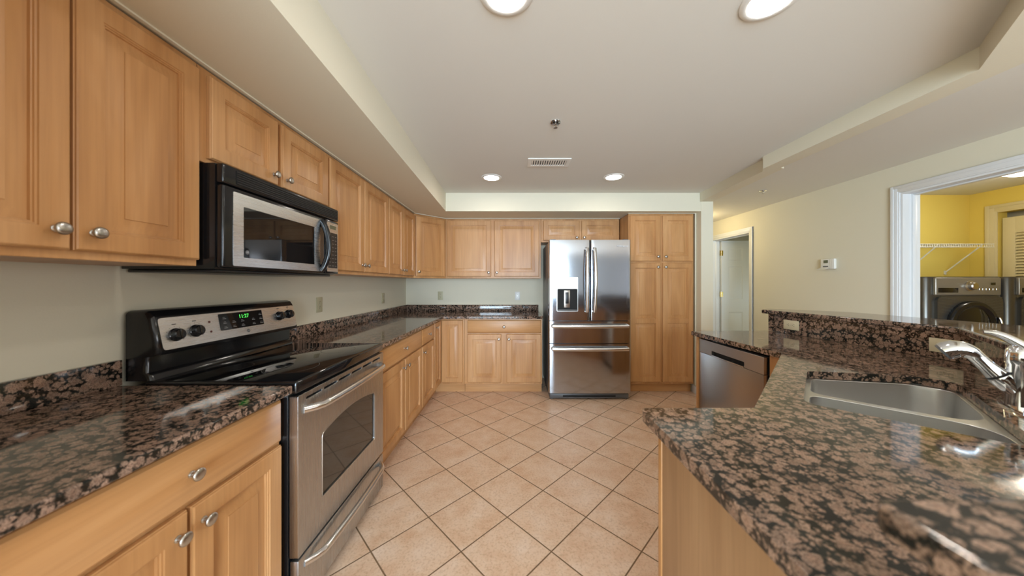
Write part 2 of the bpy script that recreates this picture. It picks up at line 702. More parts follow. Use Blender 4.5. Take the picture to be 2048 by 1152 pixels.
# living side wall with the glazed doors
WX0, WX1, WZ1 = -1.22, 1.78, 2.12
b = B()
b.box(XL, WX0, -4.2, -4.08, 0, ZC)
b.box(WX1, 6.3, -4.2, -4.08, 0, ZC)
b.box(WX0, WX1, -4.2, -4.08, WZ1, ZC)
struct('wall_front', b, 'grey_paint')
b = B()
b.box(6.2, 6.3, -4.08, -3.3, 0, ZC)
b.box(6.2, 6.3, -0.6, 0.66, 0, ZC)
b.box(6.2, 6.3, -3.3, -0.6, 0, 0.3)
b.box(6.2, 6.3, -3.3, -0.6, 2.2, ZC)
struct('wall_living_right', b, 'paint')
fr = B()
for ya in (-3.299, -1.98, -0.661):
    fr.box(6.21, 6.28, ya, ya + 0.06, 0.301, 2.199)
fr.box(6.21, 6.28, -3.239, -0.661, 0.301, 0.36)
fr.box(6.21, 6.28, -3.239, -0.661, 2.14, 2.199)
w2 = struct('added_window_2', fr, 'trim')  # unseen window, added only to go with the side fill light
for ya, yb in ((-3.239, -1.98), (-1.92, -0.661)):
    obj('window_pane', B().box(6.242, 6.248, ya, yb, 0.36, 2.14), 'glass', w2)
struct('wall_living_back', B().box(XW, 6.3, 0.66, 0.80, 0, ZC), 'paint')
fr = B()
for xa in (WX0, WX0 + 1.5 - 0.03, WX1 - 0.06):
    fr.box(xa, xa + 0.06, -4.19, -4.10, 0, WZ1)
fr.box(WX0, WX1, -4.19, -4.10, 0, 0.08)
fr.box(WX0, WX1, -4.19, -4.10, WZ1 - 0.06, WZ1)
w = struct('window_1', fr, 'trim')
for xa in (WX0 + 0.06, WX0 + 1.53):
    obj('window_pane', B().box(xa, xa + 1.41, -4.152, -4.146, 0.08, WZ1 - 0.06), 'glass', w)

# laundry and the dark room beyond the hall door
LX, LYB = 5.27, 3.545
struct('wall_laundry_back', B().box(XW, LX + 0.1, LYB, LYB + 0.1, 0, ZC), 'yellow')
CY0, CY1 = 2.15, 3.335                # closet opening in the far laundry wall
b = B()
b.box(LX, LX + 0.1, 0.8, CY0, 0, ZC)
b.box(LX, LX + 0.1, CY1, LYB, 0, ZC)
b.box(LX, LX + 0.1, CY0, CY1, 2.07, ZC)
struct('wall_laundry_right', b, 'yellow')
b = B()
b.box(5.50, 5.58, CY0 - 0.2, CY1 + 0.2, 0, ZC)
b.box(LX + 0.1, 5.50, CY0 - 0.2, CY0 - 0.1, 0, ZC)
b.box(LX + 0.1, 5.50, CY1 + 0.1, CY1 + 0.2, 0, ZC)
struct('wall_closet', b, 'paint')
struct('wall_laundry_front', B().box(XW, LX + 0.1, 0.8, 0.9, 0, ZC), 'yellow')
b = B()
b.box(XW, XW + 0.012, LY1, LYB, 0, ZC)
b.box(XW, XW + 0.012, 0.9, LY0, 0, ZC)
b.box(XW, XW + 0.012, LY0, LY1, LZ, ZC)
struct('wall_laundry_left', b, 'yellow')
struct('ceiling_laundry', B().box(XW, LX, 0.9, LYB, ZC - 0.012, ZC - 0.001), 'ceil')
struct('wall_room_end', B().box(XW, LX + 0.1, 6.3, 6.4, 0, ZC), 'paint')
struct('wall_room_right', B().box(LX, LX + 0.1, LYB + 0.1, 6.3, 0, ZC), 'paint')

# soffits and the dropped beam
struct('ceiling_soffit', B().prism([(XL, -1.6), (-0.645, -1.6), (-0.787, 3.503), (2.135, 3.503), (2.135, YB), (XL, YB)], ZS, ZC), 'paint')
beam = [(2.121, 3.50), (2.075, 2.56), (2.03, 2.50), (2.035, 1.34), (0.99, 0.295), (1.13, 0.22), (2.165, 1.27), (2.158, 2.48), (2.192, 2.49), (2.264, 3.50)]
struct('ceiling_beam', B().prism(beam, 2.234, ZC), 'paint')


def casing(name, X, y0, y1, z1, wd=0.062, t=0.018, sgn=-1, mat='trim', jamb=None):
    """stepped casing round an opening in a wall parallel to Y; sgn: side it stands off to"""
    bb = B()
    for lay, (i0, i1, th) in enumerate([(0.0, wd, t * 0.6), (wd * 0.18, wd, t * 0.8), (wd * 0.62, wd, t)]):
        xa, xb = sorted((X + sgn * 0.0005, X + sgn * th))
        bb.box(xa, xb, y1 + i0, y1 + i1, 0, z1 + i1, 0.002)
        bb.box(xa, xb, y0 - i1, y0 - i0, 0, z1 + i1, 0.002)
        bb.box(xa, xb, y0 - i0 - 0.001, y1 + i0 + 0.001, z1 + i0, z1 + i1, 0.002)
    if jamb:
        xa, xb = jamb
        bb.box(xa, xb, y1 - 0.016, y1 - 0.0005, 0, z1 - 0.0005)
        bb.box(xa, xb, y0 + 0.0005, y0 + 0.016, 0, z1 - 0.0005)
        bb.box(xa, xb, y0 + 0.016, y1 - 0.016, z1 - 0.016, z1 - 0.0005)
        xm = (xa + xb) / 2
        bb.box(xm, xm + 0.035, y1 - 0.028, y1 - 0.016, 0, z1 - 0.016, 0.002)
        bb.box(xm, xm + 0.035, y0 + 0.016, y1 - 0.028, z1 - 0.028, z1 - 0.016, 0.002)
    return struct(name, bb, mat)


casing('trim_1', XR, LY0, LY1, LZ, jamb=(XR - 0.004, XW + 0.014))
casing('trim_2', XR, HY0, HY1, HZ, jamb=(XR - 0.004, XW + 0.004))
casing('trim_3', LX, CY0, CY1, 2.07, wd=0.085, mat='louver')
# pale scribe strips between cabinet tops and soffits
b = B()
b.box(-1.176, -1.162, 0.40, 3.595, 2.1195, ZS)
b.prism([(-1.162, 3.595), (-0.878, 3.879), (-0.890, 3.891), (-1.176, 3.602)], 2.1195, ZS)
b.box(-0.885, 1.335, 3.879, 3.890, 2.1195, ZS)
b.box(1.336, 2.134, 3.594, 3.604, 2.1195, ZS)
b.box(2.1205, 2.134, 3.594, 3.604, 0.10, 2.1195)
struct('trim_4', b, 'paint')
b = B()
b.box(2.122, 2.134, 3.505, 3.66, 0, 0.09, 0.003)
b.box(2.122, 2.284, 3.487, 3.4995, 0, 0.09, 0.003)
b.box(2.2725, 2.284, 3.4995, 6.29, 0, 0.09, 0.003)
struct('baseboard_hall', b, 'trim')
b = B()
b.box(XR - 0.012, XR - 0.0005, LY1 + 0.07, HY0 - 0.07, 0, 0.09, 0.003)
b.box(XR - 0.012, XR - 0.0005, 0.67, LY0 - 0.07, 0, 0.09, 0.003)
struct('baseboard_right', b, 'trim')

# ------------------------------------------------------------------ doors and drawer fronts of the cabinets
KNOB = None


def knob_mesh():
    global KNOB
    if KNOB is None:
        bb = B().lathe([(0.0085, 0), (0.0085, 0.002), (0.0055, 0.004), (0.0055, 0.013), (0.0095, 0.0165), (0.0150, 0.0185), (0.0165, 0.0215),
                        (0.0158, 0.0245), (0.0120, 0.0268), (0.006, 0.0280), (0.0, 0.0283)], (0, 0, 0), (0, -1, 0), 24)
        o = obj('knob', bb, 'nickel', None, 50)
        KNOB = o.data
        bpy.data.objects.remove(o)
    return KNOB


def add_knob(parent, x, y, z):
    o = bpy.data.objects.new('knob', knob_mesh())
    COL.objects.link(o)
    o.parent = parent
    o.location = (x, y, z)
    return o


def ring_rect(x0, x1, z0, z1, y, ins):
    return [(x0 + ins, y, z0 + ins), (x1 - ins, y, z0 + ins), (x1 - ins, y, z1 - ins), (x0 + ins, y, z1 - ins)]


def panel_door(x0, x1, z0, z1, yb, t=0.020, splits=None, fw=0.056):
    """raised panel door standing in front of y=yb; splits: heights of extra rails"""
    bb = B()
    yf = yb - t
    # slab with an eased, stepped outer edge
    bb.loft([ring_rect(x0, x1, z0, z1, yb, 0.0), ring_rect(x0, x1, z0, z1, yf + 0.007, 0.0),
             ring_rect(x0, x1, z0, z1, yf + 0.0055, 0.0022), ring_rect(x0, x1, z0, z1, yf + 0.002, 0.0030),
             ring_rect(x0, x1, z0, z1, yf, 0.006)], True, False)
    zs = [z0 + fw]
    for s in (splits or []):
        zs += [s - fw * 0.42, s + fw * 0.42]
    zs.append(z1 - fw)
    cells = [(zs[i], zs[i + 1]) for i in range(0, len(zs), 2)]
    xa, xb = x0 + fw, x1 - fw
    e = 0.006
    P = lambda x, z: (x, yf, z)
    bb.poly([P(x0 + e, z0 + e), P(xa, z0 + e), P(xa, z1 - e), P(x0 + e, z1 - e)])
    bb.poly([P(xb, z0 + e), P(x1 - e, z0 + e), P(x1 - e, z1 - e), P(xb, z1 - e)])
    rails = [z0 + e] + zs + [z1 - e]
    for i in range(0, len(rails), 2):
        bb.poly([P(xa, rails[i]), P(xb, rails[i]), P(xb, rails[i + 1]), P(xa, rails[i + 1])])
    mw = min(xb - xa, min(c[1] - c[0] for c in cells))
    sl = min(0.034, mw * 0.22)
    for (za, zb) in cells:
        R = lambda ins, d: ring_rect(xa, xb, za, zb, yf + d, ins)
        bb.loft([R(0, 0), R(0.0012, 0.0036), R(0.0050, 0.0040), R(0.0062, 0.0076), R(0.0092, 0.0080), R(0.0104, 0.0140),
                 R(0.0145, 0.0140), R(0.0145 + sl, 0.0045), R(0.0155 + sl, 0.0020)], False, True)
    return bb


def slab_front(x0, x1, z0, z1, yb, t=0.020):
    bb = B()
    yf = yb - t
    bb.loft([ring_rect(x0, x1, z0, z1, yb, 0.0), ring_rect(x0, x1, z0, z1, yf + 0.008, 0.0),
             ring_rect(x0, x1, z0, z1, yf + 0.006, 0.003), ring_rect(x0, x1, z0, z1, yf + 0.0015, 0.0065),
             ring_rect(x0, x1, z0, z1, yf, 0.010)], True, True)
    return bb


def fronts(t, ds, dr=()):
    """doors (x0,x1,z0,z1,knob,splits) and drawers (x0,x1,z0,z1,knob) of a cabinet; local front at y=0"""
    for d in ds:
        x0, x1, z0, z1, kn = d[:5]
        sp = d[5] if len(d) > 5 else None
        o = obj('door', panel_door(x0, x1, z0, z1, -0.0012, splits=sp), 'wood', t, 25)
        if kn:
            add_knob(o, kn[0], -0.0212, kn[1])
    for x0, x1, z0, z1, kn in dr:
        o = obj('drawer', slab_front(x0, x1, z0, z1, -0.0012), 'wood_h', t, 25)
        if kn:
            add_knob(o, kn[0], -0.0212, kn[1])


def cabinet(name, label, loc, rz, w, d, z0, z1, ds, dr=(), toe=True, group=None, cat='cabinet'):
    t = thing(name, label, cat, loc, rz, group)
    obj('carcass', B().box(0.0008, w - 0.0008, 0, d, z0, z1, 0.0012, 1), 'wood', t)
    if toe:
        obj('toe_kick', B().box(0.001, w - 0.001, 0.065, d, 0.0, z0 - 0.0005), 'wood_h', t)
    fronts(t, ds, dr)
    return t


Q = pi / 2
ZB0, ZB1 = 0.112, 0.882     # base carcass
XBF = -0.880                # base carcass front (left run); doors reach to -0.86
XUF = -1.186                # wall cabinet carcass front
GB, GU = 'maple base cabinets', 'maple wall cabinets'
DB = abs(XL - XBF) - 0.003
DU = abs(XL - XUF) - 0.003
DT, DZ = 0.700, 0.715       # door top / drawer bottom
DRT = 0.866
KZ = DT - 0.055

# left run, from the viewpoint to the corner
y0, wd = 0.48, 0.665
cabinet('base_cabinet', 'maple base cabinet with wide drawer left of the range under the near counter', (XBF, y0, 0), Q, wd, DB, ZB0, ZB1,
        [(0.012, 0.328, 0.135, DT, (0.300, KZ)), (0.337, 0.653, 0.135, DT, (0.366, KZ))],
        [(0.012, 0.653, DZ, DRT, (0.333, 0.79))], group=GB)
y0, wd = 1.922, 0.925
cabinet('base_cabinet', 'maple base cabinet with one drawer over two doors directly right of the range', (XBF, y0, 0), Q, wd, DB, ZB0, ZB1,
        [(0.012, 0.474, 0.135, DT, (0.440, KZ)), (0.492, 0.915, 0.135, DT, (0.528, KZ))],
        [(0.012, 0.915, DZ, DRT, (0.475, 0.79))], group=GB)
y0, wd = 2.849, 0.450
cabinet('base_cabinet', 'narrow maple base cabinet with one drawer over one door before the corner', (XBF, y0, 0), Q, wd, DB, ZB0, ZB1,
        [(0.012, 0.438, 0.135, DT, (0.045, KZ))],
        [(0.012, 0.438, DZ, DRT, (0.225, 0.79))], group=GB)
# corner unit: L-shaped, two narrow full height leaves meeting in the inside corner
YBF = 3.610
t = thing('corner_base_cabinet', 'maple corner base cabinet with two narrow full-height door leaves', 'cabinet', (XBF, YBF, 0), 0, GB)
Lp = [(0, 0), (0, -0.309), (-DB, -0.309), (-DB, YB - YBF - 0.003), (0.285, YB - YBF - 0.003), (0.285, 0)]
obj('carcass', B().prism(Lp, ZB0, ZB1), 'wood', t)
Lk = [(-0.065, 0.065), (-0.065, -0.309), (-DB, -0.309), (-DB, YB - YBF - 0.003), (0.285, YB - YBF - 0.003), (0.285, 0.065)]
obj('toe_kick', B().prism(Lk, 0, ZB0 - 0.0005), 'wood_h', t)
m90 = Matrix.Translation((0, -0.309, 0)) @ Matrix.Rotation(Q, 4, 'Z')
o = obj('door', panel_door(0.008, 0.286, 0.135, DRT, -0.0012, fw=0.050).xf(m90), 'wood', t, 25)
kn = add_knob(o, 0.0212, -0.309 + 0.055, DRT - 0.055)
kn.rotation_euler = (0, 0, Q)
o = obj('door', panel_door(0.024, 0.272, 0.135, DRT, -0.0012, fw=0.050), 'wood', t, 25)
# back run
x0, wd = -0.593, 0.920
cabinet('base_cabinet', 'maple base cabinet with wide drawer over two doors on the back wall beside the refrigerator', (x0, YBF, 0), 0, wd, YB - YBF - 0.003, ZB0, ZB1,
        [(0.040, 0.437, 0.135, DT, (0.410, KZ)), (0.500, 0.905, 0.135, DT, (0.528, KZ))],
        [(0.040, 0.905, DZ, DRT, (0.470, 0.79))], group=GB)

ZU0, ZU1 = 1.362, 2.119
UD0, UD1 = 1.385, 2.095
KU = UD0 + 0.052
y0, wd = 0.470, 0.672
cabinet('wall_cabinet', 'large maple wall cabinet nearest the viewpoint, left of the microwave', (XUF, y0, 0), Q, wd, DU, ZU0, ZU1,
        [(0.010, 0.336, UD0, UD1, (0.306, KU)), (0.342, 0.666, UD0, UD1, (0.376, KU))], toe=False, group=GU)
y0, wd = 1.144, 0.786
cabinet('wall_cabinet', 'short maple wall cabinet with two doors right above the microwave', (XUF, y0, 0), Q, wd, DU, 1.760, ZU1,
        [(0.032, 0.368, 1.778, UD1, (0.338, 1.825)), (0.395, 0.774, 1.778, UD1, (0.425, 1.825))], toe=False, group=GU)
y0, wd = 1.932, 0.908
cabinet('wall_cabinet', 'tall maple wall cabinet with two doors just right of the microwave', (XUF, y0, 0), Q, wd, DU, ZU0, ZU1,
        [(0.010, 0.443, UD0, UD1, (0.413, KU)), (0.452, 0.900, UD0, UD1, (0.484, KU))], toe=False, group=GU)
y0, wd = 2.842, 0.756
cabinet('wall_cabinet', 'maple wall cabinet with two slim doors next to the diagonal corner cabinet', (XUF, y0, 0), Q, wd, DU, ZU0, ZU1,
        [(0.010, 0.376, UD0, UD1, (0.346, KU)), (0.384, 0.735, UD0, UD1, (0.414, KU))], toe=False, group=GU)
# diagonal corner wall cabinet
t = thing('corner_wall_cabinet', 'diagonal maple corner wall cabinet with a single door', 'cabinet', (XUF, 3.600, 0), radians(45), GU)
mi = Matrix.Rotation(-radians(45), 4, 'Z')
dx, dy = abs(XL - XUF) - 0.003, YB - 3.600 - 0.003
pw = [(0, 0), (0.305, 0.305), (0.305, dy), (-dx, dy), (-dx, 0)]
pl = [tuple((mi @ Vector((p[0], p[1], 0)))[:2]) for p in pw]
obj('carcass', B().prism(pl, ZU0, ZU1), 'wood', t)
fronts(t, [(0.022, 0.410, UD0, UD1, (0.052, KU))])
YUF = 3.905
x0, wd = -0.880, 1.218
cabinet('wall_cabinet', 'wide maple wall cabinet with two broad doors on the back wall', (x0, YUF, 0), 0, wd, YB - YUF - 0.003, ZU0, ZU1,
        [(0.022, 0.582, UD0, UD1, (0.552, KU)), (0.626, 1.192, UD0, UD1, (0.656, KU))], toe=False, group=GU)
x0, wd = 0.340, 0.994
cabinet('wall_cabinet', 'low maple wall cabinet with two small doors over the refrigerator', (x0, YUF, 0), 0, wd, YB - YUF - 0.003, 1.822, ZU1,
        [(0.026, 0.488, 1.845, UD1, (0.450, 1.880)), (0.512, 0.968, 1.845, UD1, (0.545, 1.880))], toe=False, group=GU)
x0, wd = 1.346, 0.772
cabinet('pantry_cabinet', 'tall maple pantry cabinet with four doors right of the refrigerator', (x0, 3.618, 0), 0, wd, YB - 3.618 - 0.003, ZB0, 2.119,
        [(0.015, 0.372, 1.560, 2.098, (0.340, 1.612)), (0.398, 0.752, 1.560, 2.098, (0.430, 1.612)),
         (0.015, 0.372, 0.136, 1.538, (0.340, 1.490), [0.855]), (0.398, 0.752, 0.136, 1.538, (0.430, 1.490), [0.855])], group='tall cabinets')

# ------------------------------------------------------------------ worktops and splashbacks on the left and back
ZT = 0.915
ZT0 = 0.8835
b = B().prism(round_poly([(XL + 0.0005, 0.47), (-0.832, 0.47), (-0.832, 1.150), (XL + 0.0005, 1.150)], [0, 0.01, 0.008, 0]), ZT0, ZT)
tag(obj('countertop', b, 'granite', None, 35, 0.006, 3), 'brown speckled granite countertop nearest the viewpoint, left of the range', 'countertop', 'granite worktops')
b = B().prism(round_poly([(XL + 0.0005, 1.922), (-0.832, 1.922), (-0.832, 3.562), (0.336, 3.562), (0.336, YB - 0.0005), (XL + 0.0005, YB - 0.0005)], [0, 0.006, 0.02, 0.008, 0, 0]), ZT0, ZT)
tag(obj('countertop', b, 'granite', None, 35, 0.006, 3), 'L-shaped brown granite countertop running round the back corner', 'countertop', 'granite worktops')
b = B().box(XL + 0.0005, XL + 0.0205, 0.47, 1.150, ZT + 0.0005, 1.010, 0.002)
tag(obj('backsplash', b, 'granite'), 'short granite backsplash strip on the wall left of the range', 'backsplash', 'granite splash strips')
b = B().box(XL + 0.0005, XL + 0.0205, 1.922, YB - 0.0215, ZT + 0.0005, 1.006, 0.002)
tag(obj('backsplash', b, 'granite'), 'long granite backsplash strip on the left wall right of the range', 'backsplash', 'granite splash strips')
b = B().box(XL + 0.0005, 0.327, YB - 0.0205, YB - 0.0005, ZT + 0.0005, 1.006, 0.002)
tag(obj('backsplash', b, 'granite'), 'granite backsplash strip along the back wall beside the refrigerator', 'backsplash', 'granite splash strips')

# ------------------------------------------------------------------ range
t = thing('range', 'stainless and black freestanding electric range with glass cooktop', 'range', (-0.857, 1.1565, 0), Q)
RW = 0.760
obj('body', B().box(0, RW, 0, 0.615, 0.035, 0.902, 0.004), 'black', t)
for fx in (0.04, RW - 0.04):
    for fy in (0.05, 0.57):
        obj('foot', B().cyl((fx, fy, 0), (fx, fy, 0.036), 0.016), 'black_plastic', t)
ct = obj('cooktop', B().box(0.001, RW - 0.001, -0.034, 0.545, 0.876, 0.926, 0.010, 3), 'black_glass', t)
for cx_, cy_, r in ((0.20, 0.13, 0.105), (0.56, 0.13, 0.085), (0.20, 0.40, 0.080), (0.56, 0.40, 0.105)):
    obj('burner_ring', B().annulus((cx_, cy_), r - 0.0018, r, 0.9268), 'ring', ct)
prof = [(0.615, 0.9265), (0.520, 0.9265), (0.526, 0.945), (0.540, 0.955), (0.538, 1.015), (0.500, 1.022), (0.494, 1.034), (0.522, 1.168), (0.534, 1.186), (0.555, 1.193), (0.615, 1.193)]
bb = B()
R0 = []
for x, ins in ((0.002, 0.016), (0.006, 0.007), (0.018, 0.0), (RW - 0.018, 0.0), (RW - 0.006, 0.007), (RW - 0.002, 0.016)):
    ring = []
    for (py, pz) in prof:
        yy = min(py + (ins if py < 0.56 else 0), 0.615)
        zz = pz - (ins if pz > 1.1 else 0)
        ring.append((x, yy, zz))
    R0.append(ring)
bb.loft(R0)
bg = obj('backguard', bb, 'black', t, 40)
# tilted control plate: local frame on the sloping face
A0, A1 = Vector((0, 0.494, 1.034)), Vector((0, 0.522, 1.168))
up = (A1 - A0).normalized()
nr = Vector((0, -up.z, up.y))
TILT = Matrix(((1, 0, 0, 0), (0, up.y, nr.y, A0.y + nr.y * 0.0005), (0, up.z, nr.z, A0.z + nr.z * 0.0005), (0, 0, 0, 1)))
cp = obj('control_panel', B().prism(rrect(0.020, RW - 0.020, 0.004, 0.130, 0.014), 0, 0.003).xf(TILT), 'steel_h', t, 40)
for kx, kyy in ((0.072, 0.058), (0.150, 0.062), (0.615, 0.076), (0.690, 0.080)):
    kb = B().lathe([(0.026, 0), (0.026, 0.003), (0.023, 0.005), (0.0215, 0.020), (0.018, 0.0235), (0, 0.024)], (kx, kyy, 0.0032), (0, 0, 1), 28)
    kb.box(kx - 0.005, kx + 0.005, kyy - 0.019, kyy + 0.019, 0.0245, 0.0295, 0.002)
    k = obj('dial', kb.xf(TILT), 'black', cp)
    tk = B()
    for a in range(9):
        an = radians(-40 + a * 32.5)
        tk.box(kx + 0.033 * cos(an) - 0.0012, kx + 0.033 * cos(an) + 0.0012, kyy + 0.033 * sin(an) - 0.0012, kyy + 0.033 * sin(an) + 0.0012, 0.003, 0.0034)
    tk.box(kx - 0.008, kx + 0.008, kyy + 0.041, kyy + 0.0445, 0.003, 0.0034)
    obj('dial_marking', tk.xf(TILT), 'black_plastic', cp)
dp = obj('display', B().prism(rrect(0.258, 0.500, 0.044, 0.122, 0.004), 0.0032, 0.0045).xf(TILT), 'black_glass', cp)
kb = B()
for i in range(5):
    for j in range(3):
        if 1 <= i <= 3 and j == 2:
            continue
        x = 0.275 + i * 0.046 + (0 if i < 3 else 0.018)
        if x > 0.49:
            continue
        kb.box(x, x + 0.018, 0.053 + j * 0.022, 0.0555 + j * 0.022, 0.0046, 0.0050)
        kb.box(x + 0.002, x + 0.014, 0.060 + j * 0.022, 0.0615 + j * 0.022, 0.0046, 0.0050)
obj('panel_lettering', kb.xf(TILT), 'key', cp)
text_mesh('clock_digits', '11:27', 0.026, 'digits', cp, TILT @ Matrix.Translation((0.388, 0.100, 0.0050)))
for lx, ly in ((0.213, 0.092), (0.213, 0.048)):
    obj('indicator_light', B().lathe([(0.005, 0), (0.004, 0.002), (0, 0.0026)], (lx, ly, 0.0031), (0, 0, 1), 14).xf(TILT), 'red_led', cp)
em = B().lathe([(0.0085, 0), (0.0085, 0.0012), (0.0070, 0.0014), (0.0070, 0.0008), (0, 0.0008)], (0.400, 0.024, 0.0031), (0, 0, 1), 22).xf(TILT)
e = obj('emblem', em, 'grey_plastic', cp)
text_mesh('emblem_letters', 'GE', 0.0085, 'logo', e, TILT @ Matrix.Translation((0.400, 0.024, 0.0048)))


def arch_window(x0, x1, z0, z1, rise, n=14, ins=0.0):
    pts = [(x0 + ins, z0 + ins), (x1 - ins, z0 + ins), (x1 - ins, z1)]
    for i in range(1, n):
        s = i / n
        pts.append((x1 - ins + (x0 - x1 + 2 * ins) * s, z1 - ins + rise * sin(pi * s) ** 0.8))
    pts.append((x0 + ins, z1))
    return round_poly(pts, [0.012, 0.012] + [0.02] + [0.0] * (n - 1) + [0.02], 4)


# oven door: steel slab with six vent slots cut along its top edge and an arched window set in
def xz(pts, y):
    return [(p[0], y, p[1]) for p in pts]


YD0, YD1 = -0.036, -0.003
TOXZ = Matrix(((1, 0, 0, 0), (0, 0, -1, 0), (0, 1, 0, 0), (0, 0, 0, 1)))     # (x,y,z)->(x,-z,y)
win = arch_window(0.150, 0.640, 0.385, 0.655, 0.034)
slots = [rrect(0.050 + i * 0.113, 0.050 + i * 0.113 + 0.098, 0.840, 0.850, 0.004, 3) for i in range(6)]
dbm = B().filled(rrect(0.004, RW - 0.004, 0.250, 0.868, 0.006, 3), [win] + slots, -YD1, -YD0).xf(TOXZ)
dr = obj('oven_door', dbm, 'steel', t, 35, 0.0035, 2)
obj('door_liner', B().box(0.012, RW - 0.012, -0.010, -0.0035, 0.262, 0.860), 'dark_gap', dr)
obj('window', B().prism(arch_window(0.146, 0.644, 0.381, 0.655, 0.037), 0.0105, 0.030).xf(TOXZ), 'window_glass', dr)
rim = B()
wl = arch_window(0.150, 0.640, 0.385, 0.655, 0.034)
rim.tube([(p[0], -0.0362, p[1]) for p in wl + wl[:2]], 0.0022, 6, up=(0, -1, 0))
obj('window_rim', rim, 'nickel', dr)


def bow_handle(x0, x1, z, y, out, r, sag=0.0):
    pts = []
    for i in range(25):
        s = i / 24
        k = min(1.0, min(s, 1 - s) / 0.11)
        kk = sin(k * pi / 2)
        pts.append((x0 + (x1 - x0) * s, y - out * kk - 0.012 * sin(pi * s), z - sag * (1 - kk) * 0 + 0.0))
    return B().tube(pts, r, 12)


obj('handle', bow_handle(0.040, 0.720, 0.803, YD0 + 0.004, 0.042, 0.0155), 'bright_steel', dr)
dw = obj('storage_drawer', B().box(0.006, RW - 0.006, YD0, YD1, 0.034, 0.238, 0.004), 'steel', t)
obj('handle', bow_handle(0.045, 0.715, 0.200, YD0 + 0.004, 0.040, 0.0140), 'bright_steel', dw)

# ------------------------------------------------------------------ microwave
t = thing('microwave', 'black and stainless over-the-range microwave under the short cabinet', 'microwave', (-1.132, 1.1565, 1.340), Q)
MH = 0.415
obj('body', B().box(0, RW, 0, 0.355, 0.012, MH, 0.003), 'black', t)
obj('base_vent', B().box(0.015, RW - 0.015, 0.012, 0.350, 0.0, 0.0115, 0.003), 'black_plastic', t)
g = obj('vent_grille', B().box(0.0, RW, -0.030, -0.0005, 0.340, MH, 0.008, 3), 'black', t)
obj('vent_recess', B().box(0.055, RW - 0.012, -0.0312, -0.0304, 0.350, 0.404), 'dark_gap', g)
sl = B()
for i in range(6):
    z = 0.352 + i * 0.009
    sl.box(0.056, RW - 0.013, -0.0345, -0.0314, z, z + 0.0035, 0.0008, 1)
obj('grille_slats', sl, 'black_plastic', g)
d = obj('door', B().box(0.0, 0.622, -0.030, -0.0005, 0.016, 0.336, 0.010, 3), 'black', t)
fp = B().filled(rrect(0.040, 0.575, 0.026, 0.318, 0.006, 3), [rrect(0.086, 0.528, 0.062, 0.268, 0.004, 3)], 0.0305, 0.0325).xf(TOXZ)
obj('door_frame', fp, 'steel_h', d)
obj('door_window', B().prism(rrect(0.084, 0.530, 0.060, 0.270, 0.004, 3), 0.0302, 0.0312).xf(TOXZ), 'black_glass', d)
pts = []
for i in range(17):
    s = i / 16
    pts.append((0.585 + 0.012 * sin(pi * s), -0.031 - 0.038 * sin(pi * s) ** 0.7, 0.030 + 0.285 * s))
obj('handle', B().tube(pts, 0.013, 12, 1.3, up=(1, 0, 0)), 'black', d)
em = B().lathe([(0.009, 0), (0.009, 0.0008), (0.0075, 0.001), (0, 0.0008)], (0.104, -0.0313, 0.085), (0, -1, 0), 20)
e = obj('emblem', em, 'grey_plastic', d)
text_mesh('emblem_letters', 'GE', 0.009, 'logo', e, Matrix.Translation((0.104, -0.0328, 0.085)) @ FRONT)
pnl = obj('control_panel', B().box(0.626, RW - 0.002, -0.030, -0.0005, 0.016, 0.336, 0.006, 2), 'black', t)
obj('panel_face', B().prism(rrect(0.640, 0.750, 0.028, 0.322, 0.006, 3), 0.0303, 0.0318).xf(TOXZ), 'steel_h', pnl)
obj('panel_screen', B().prism(rrect(0.668, 0.728, 0.284, 0.306, 0.002, 2), 0.0319, 0.0328).xf(TOXZ), 'lcd', pnl)
kp = obj('keypad', B().prism(rrect(0.652, 0.742, 0.050, 0.262, 0.003, 2), 0.0319, 0.0328).xf(TOXZ), 'black_plastic', pnl)
kb = B()
for j in range(9):
    for i in range(3):
        kb.box(0.660 + i * 0.028, 0.660 + i * 0.028 + 0.016, -0.0334, -0.0329, 0.062 + j * 0.022, 0.0645 + j * 0.022)
obj('key_print', kb, 'key', kp)

# ------------------------------------------------------------------ refrigerator
t = thing('refrigerator', 'stainless steel French-door refrigerator with water dispenser', 'refrigerator', (0.382, 3.470, 0))
FW = 0.909
obj('body', B().box(0.006, FW - 0.006, 0.0, 0.68, 0.055, 1.768, 0.005), 'fridge_side', t)
obj('kick_grille', B().box(0.012, FW - 0.012, -0.045, 0.60, 0.012, 0.064, 0.006), 'grey_plastic', t)
gr = B()
gr.box(0.16, FW - 0.16, -0.048, -0.0455, 0.028, 0.046)
obj('grille_slot', gr, 'dark_gap', t)
for fx in (0.04, FW - 0.04):
    obj('foot', B().cyl((fx, -0.01, 0), (fx, -0.01, 0.013), 0.022), 'grey_plastic', t)


def bulged(x0, x1, z0, z1, y0, y1, bul=0.010, n=10, r=0.012):
    """front panel, slightly convex towards the viewer, rounded vertical edges"""
    pts = [(x0, y1), (x0, y0 + r)]
    for k in range(1, 5):
        a = k / 4 * pi / 2
        pts.append((x0 + r - r * cos(a), y0 + r - r * sin(a)))
    for i in range(1, n):
        s = i / n
        pts.append((x0 + r + (x1 - x0 - 2 * r) * s, y0 - bul * sin(pi * s)))
    for k in range(0, 5):
        a = k / 4 * pi / 2
        pts.append((x1 - r + r * sin(a), y0 + r - r * cos(a)))
    pts.append((x1, y1))
    return B().prism(pts, z0, z1)


